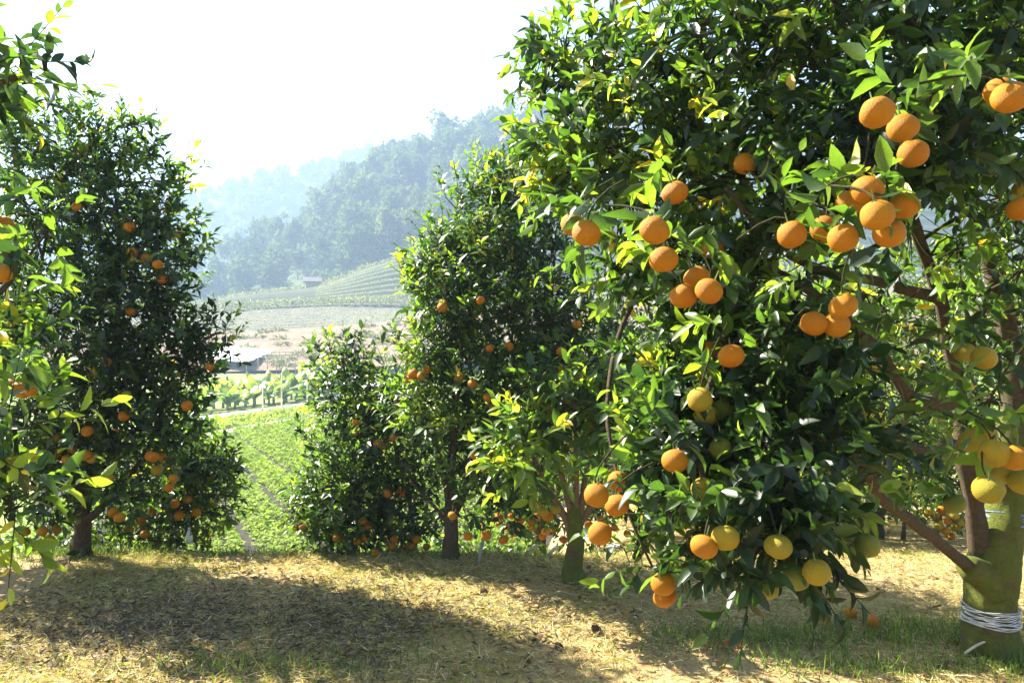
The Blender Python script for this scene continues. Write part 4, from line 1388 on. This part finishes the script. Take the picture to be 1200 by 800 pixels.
# ------------------------------------------------------------------ terraces on the hill
def crop_ridge(v, u0, u1, w, h, mat, name, label, cat, group, dens, tint, leaf=.5):
    N = int((u1 - u0) * 420)
    pts = [hillA.at(u0 + (u1 - u0) * i / N, v + .004 * math.sin(i * .13)) for i in range(N + 1)]
    Pp = []
    for p in pts:
        for _ in range(dens):
            Pp.append((p.x + random.gauss(0, .4), p.y + random.gauss(0, w * .4), p.z + random.uniform(0, h)))
    o0 = pts[len(pts) // 2]
    Pp = np.array(Pp) - np.array(o0); n = len(Pp)
    d = RNG.normal(0, 1, (n, 3)); d[:, 2] = np.abs(d[:, 2]); no = RNG.normal(0, 1, (n, 3)); no[:, 2] += .5
    V, F, T = leaf_mesh(Pp, d, no, RNG.uniform(.6, 1.3, n) * leaf, RNG.uniform(.8, 1.6, n), RNG.uniform(0, .4, n), RNG.uniform(0, .4, n), np.clip(RNG.normal(tint, .25, n), 0, 1), False)
    o = link(name, mesh_np(name, V, F, {'tint': T}), mat, None, o0)
    return tag(o, label, cat, group)


for k in range(11):
    v = 2 + (k + .5) / 11
    crop_ridge(v, .42, .80, .25, .2, M['plume'], 'terrace_row', 'pale green planted terrace row curving across the upper hillside', 'crop row', 'upper terrace rows on the hill', 16, .95, .27)
for k in range(9):
    v = 1 + (k + .5) / 9
    crop_ridge(v, .12, .66, .25, .12, M['plume'], 'furrow_row', 'grey ploughed terrace row on the shaded lower hillside', 'crop row', 'lower ploughed rows on the hill', 8, .6, .28)
crop_ridge(2.0, .1, .70, 1.0, 1.5, M['plume'], 'reed_hedge', 'line of pale feathery reeds dividing upper and lower terraces', 'hedge', None, 12, .6, .6)
crop_ridge(2.97, .1, .75, 2.2, .9, M['plume'], 'ridge_grass', 'pale sunlit grass strip along the crest of the terraced hill', 'grass strip', None, 14, .6, .5)
# scattered low shrubs on the brown plots
for k in range(60):
    u, v = random.uniform(.28, .68), random.uniform(.1, .95)
    c = hillA.at(u, v); n = 90
    p = RNG.normal(0, 1, (n, 3)); p = nrm(p) * RNG.uniform(.3, 1, (n, 1)) * np.array([1.5, 1.0, .5]); p[:, 2] = np.abs(p[:, 2])
    d = nrm(p) + RNG.normal(0, .5, (n, 3)); no = RNG.normal(0, 1, (n, 3))
    V, F, T = leaf_mesh(p, d, no, RNG.uniform(.3, .6, n), RNG.uniform(.8, 1.4, n), np.full(n, .2), np.full(n, .2), np.clip(RNG.normal(.3, .3, n), 0, 1), False)
    tag(link('dry_shrub', mesh_np('dry_shrub', V, F, {'tint': T}), M['plume'], None, c), 'low dry shrub on the brown plot below the terraces', 'shrub', 'dry shrubs on the brown plot')

# hut on the ridge
hu = P(366, 340, 186)
e = empty('hut', hu)
tag(e, 'small hut with dark pitched roof on the terraced hill crest', 'hut')
MB().box((0, 0, .6), (3.2, 2.6, 3.0), .3).build('wall', M['hut_wall'], e, (0, 0, 0), False)
V = [(-2.2, -1.9, 2.0), (2.2, -1.9, 2.0), (2.2, 1.9, 2.0), (-2.2, 1.9, 2.0), (-2.2, 0, 3.2), (2.2, 0, 3.2)]
ro = link('roof', mesh_np('roof', V, [(0, 1, 5), (0, 5, 4), (2, 3, 4), (2, 4, 5), (0, 4, 3), (1, 2, 5), (0, 3, 2), (0, 2, 1)], None, False), M['roof_dark'], e)
ro.rotation_euler.z = .3


# ------------------------------------------------------------------ white shelter and pole frame
def post_to(p, ground, r=.05):
    return [Vector((p.x, p.y, ground - .2)), Vector((p.x, p.y, p.z))]


corners = [P(240, 419, 101), P(289, 425, 98), P(320, 412, 108), P(262, 404, 113)]
cen = sum(corners, Vector()) / 4
e = empty('field_shelter', Vector((cen.x, cen.y, valley_z(cen.x, cen.y))))
tag(e, 'low shelter with flat white sheet roof in the brown plots', 'shelter')
ru = (corners[1] - corners[0]); rv = (corners[3] - corners[0])
V = []; F = []
nu = 9
for lay in (0, -.06):
    for i in range(nu + 1):
        for j in range(2):
            a = corners[0].lerp(corners[1], j).lerp(corners[3].lerp(corners[2], j), i / nu)
            V.append(tuple(a + Vector((0, 0, lay + .12 * (i % 2))) - e.location))
for i in range(nu):
    a = i * 2
    F.append((a, a + 1, a + 3, a + 2)); b = a + 2 * (nu + 1); F.append((b + 2, b + 3, b + 1, b))
link('roof', mesh_np('roof', V, F, None, False), M['white_plastic'], e)
for i in range(4):
    for j in range(2):
        a = corners[0].lerp(corners[1], j).lerp(corners[3].lerp(corners[2], j), i / 3)
        MB().tube(post_to(a, valley_z(a.x, a.y)), .06, 6).build('post', M['wood_grey'], e, e.location)
fr = [P(292, 428, 99), P(346, 430, 97), P(350, 418, 106), P(312, 415, 107)]
cen = sum(fr, Vector()) / 4
e = empty('pole_frame', Vector((cen.x, cen.y, valley_z(cen.x, cen.y))))
tag(e, 'bare frame of thin poles standing beside the white sheet roof', 'frame')
for i in range(6):
    for j in range(3):
        a = fr[0].lerp(fr[1], i / 5).lerp(fr[3].lerp(fr[2], i / 5), j / 2)
        top = Vector((a.x, a.y, valley_z(a.x, a.y) + 2.0))
        MB().tube(post_to(top, valley_z(a.x, a.y)), .06, 6).build('post', M['wood_grey'], e, e.location)
for j in range(3):
    a, b = fr[0].lerp(fr[3], j / 2), fr[1].lerp(fr[2], j / 2)
    a = Vector((a.x, a.y, valley_z(a.x, a.y) + 2.03)); b = Vector((b.x, b.y, valley_z(b.x, b.y) + 2.03))
    MB().tube([a, b], .045, 5).build('rail', M['wood_grey'], e, e.location)


# ------------------------------------------------------------------ forest
def forest_crown(seed, nleaf, size=.9, tall=1.0):
    r = np.random.default_rng(seed)
    lumps = []
    for k in range(9):
        a = r.uniform(0, 6.28); rad = r.uniform(0, .55)
        lumps.append((np.array([math.cos(a) * rad, math.sin(a) * rad, r.uniform(.35, .85)]), r.uniform(.22, .42)))
    Pp = []
    per = nleaf // len(lumps)
    for c, rr in lumps:
        u = nrm(r.normal(size=(per, 3))); u[:, 2] = np.where(r.random(per) < .7, np.abs(u[:, 2]), u[:, 2])
        Pp.append((c + u * rr * r.uniform(.8, 1.08, (per, 1))) * np.array([5.0, 5.0, 10.0 * tall]))
    p = np.concatenate(Pp); n = len(p)
    d = r.normal(0, 1, (n, 3)); no = r.normal(0, 1, (n, 3)); no[:, 2] += .6
    return leaf_mesh(p, d, no, r.uniform(.6, 1.4, n) * size, r.uniform(1.4, 2.2, n), r.uniform(0, .4, n), r.uniform(0, .4, n), np.clip(r.normal(r.uniform(.1, .9), .12, n), 0, 1), False)


CROWNS = []
trunk_me = None
for s in range(8):
    V, F, T = forest_crown(s, 700, 1.0, (0.9, 1.2, 1.0, .8, 1.1, 1.3, .95, 1.0)[s])
    me = mesh_np('crown', V, F, {'tint': T}); me.materials.append(M['forest']); CROWNS.append(me)
placed = []
tries = 0
while len(placed) < 250 and tries < 9000:
    tries += 1
    u, v = random.uniform(.22, .8), random.uniform(.55, 2.05)
    p = hillB.at(u, v)
    px = 600 + p.x / p.y * 900
    if not (205 < px < 700): continue
    if px < 375 and random.random() < .93: continue
    if any((p - q).length < 5.5 for q in placed): continue
    placed.append(p)
FG = 'trees on the wooded hillside'
for i, p in enumerate(placed):
    root = empty('forest_tree', p - Vector((0, 0, .3)))
    tag(root, 'rounded hazy tree among many on the wooded hillside', 'tree', FG)
    sc = random.uniform(.75, 1.5)
    if trunk_me is None:
        to = MB().tube([(0, 0, -1), (0, 0, 2), (.2, 0, 5)], [.35, .25, .15], 6).build('trunk', M['bark'], root)
        trunk_me = to.data
    else:
        to = link('trunk', trunk_me, None, root)
    co = link('crown', CROWNS[i % 8], None, root)
    co.rotation_euler.z = random.uniform(0, 6.28)
    co.scale = (sc * random.uniform(.85, 1.15), sc * random.uniform(.85, 1.15), sc)
    to.scale = (sc, sc, sc)
    co['kind'] = 'stuff'


def forest_mass(name, loft, n, u0, u1, v0, v1, nleaf, size, label, sc0, sc1, mind, reject=None):
    Vs, Fs, Ts = [], [], []
    off = 0
    protos = [forest_crown(100 + s, nleaf, size) for s in range(6)]
    got = []
    tr = 0
    while len(got) < n and tr < n * 8:
        tr += 1
        u, v = random.uniform(u0, u1), random.uniform(v0, v1)
        p = loft.at(u, v)
        if reject and reject(p): continue
        got.append(p)
    for i, p in enumerate(got):
        V, F, T = protos[i % 6]
        a = random.uniform(0, 6.28); s = random.uniform(sc0, sc1)
        R = np.array([[math.cos(a), -math.sin(a), 0], [math.sin(a), math.cos(a), 0], [0, 0, 1]])
        Vs.append((V * s) @ R.T + np.array(p) - np.array([0, 0, 3.2 * s])); Fs.append(F + off); Ts.append(T + random.uniform(-.15, .15)); off += len(V)
    o = link(name, mesh_np(name, np.concatenate(Vs), np.concatenate(Fs), {'tint': np.clip(np.concatenate(Ts), 0, 1)}), M['forest'])
    return tag(o, label, None, None, 'stuff')


forest_mass('far_forest', hillC, 1150, .06, .95, .2, 2.1, 200, 1.9, 'hazy wood covering the farthest ridge', .7, 1.35, 6)
forest_mass('hill_forest', hillB, 200, .30, 1.0, .3, 2.1, 260, 1.5, 'remaining trees of the wooded hillside', .6, 1.2, 5,
            lambda p: 205 < 600 + p.x / p.y * 900 < 640 and 600 + p.x / p.y * 900 < 390)
forest_mass('scrub_bushes', hillB, 420, .05, .48, .3, 2.05, 110, 1.2, 'low scrub bushes on the shaded spur', .16, .38, 3)

# ------------------------------------------------------------------ haze
mh, nt, out = new_mat('haze')
vol = nt.nodes.new('ShaderNodeVolumePrincipled')
vol.inputs['Color'].default_value = (0.35, 0.48, 0.67, 1)
vol.inputs['Density'].default_value = HAZE_DENSITY
vol.inputs['Anisotropy'].default_value = 0.1
nt.links.new(vol.outputs[0], out.inputs['Volume'])
hz = MB().box((0, 300, 80), (2400, 960, 200)).build('haze', mh, None, (0, 0, 0), False)
tag(hz, 'pale morning haze filling the valley air', None, None, 'stuff')
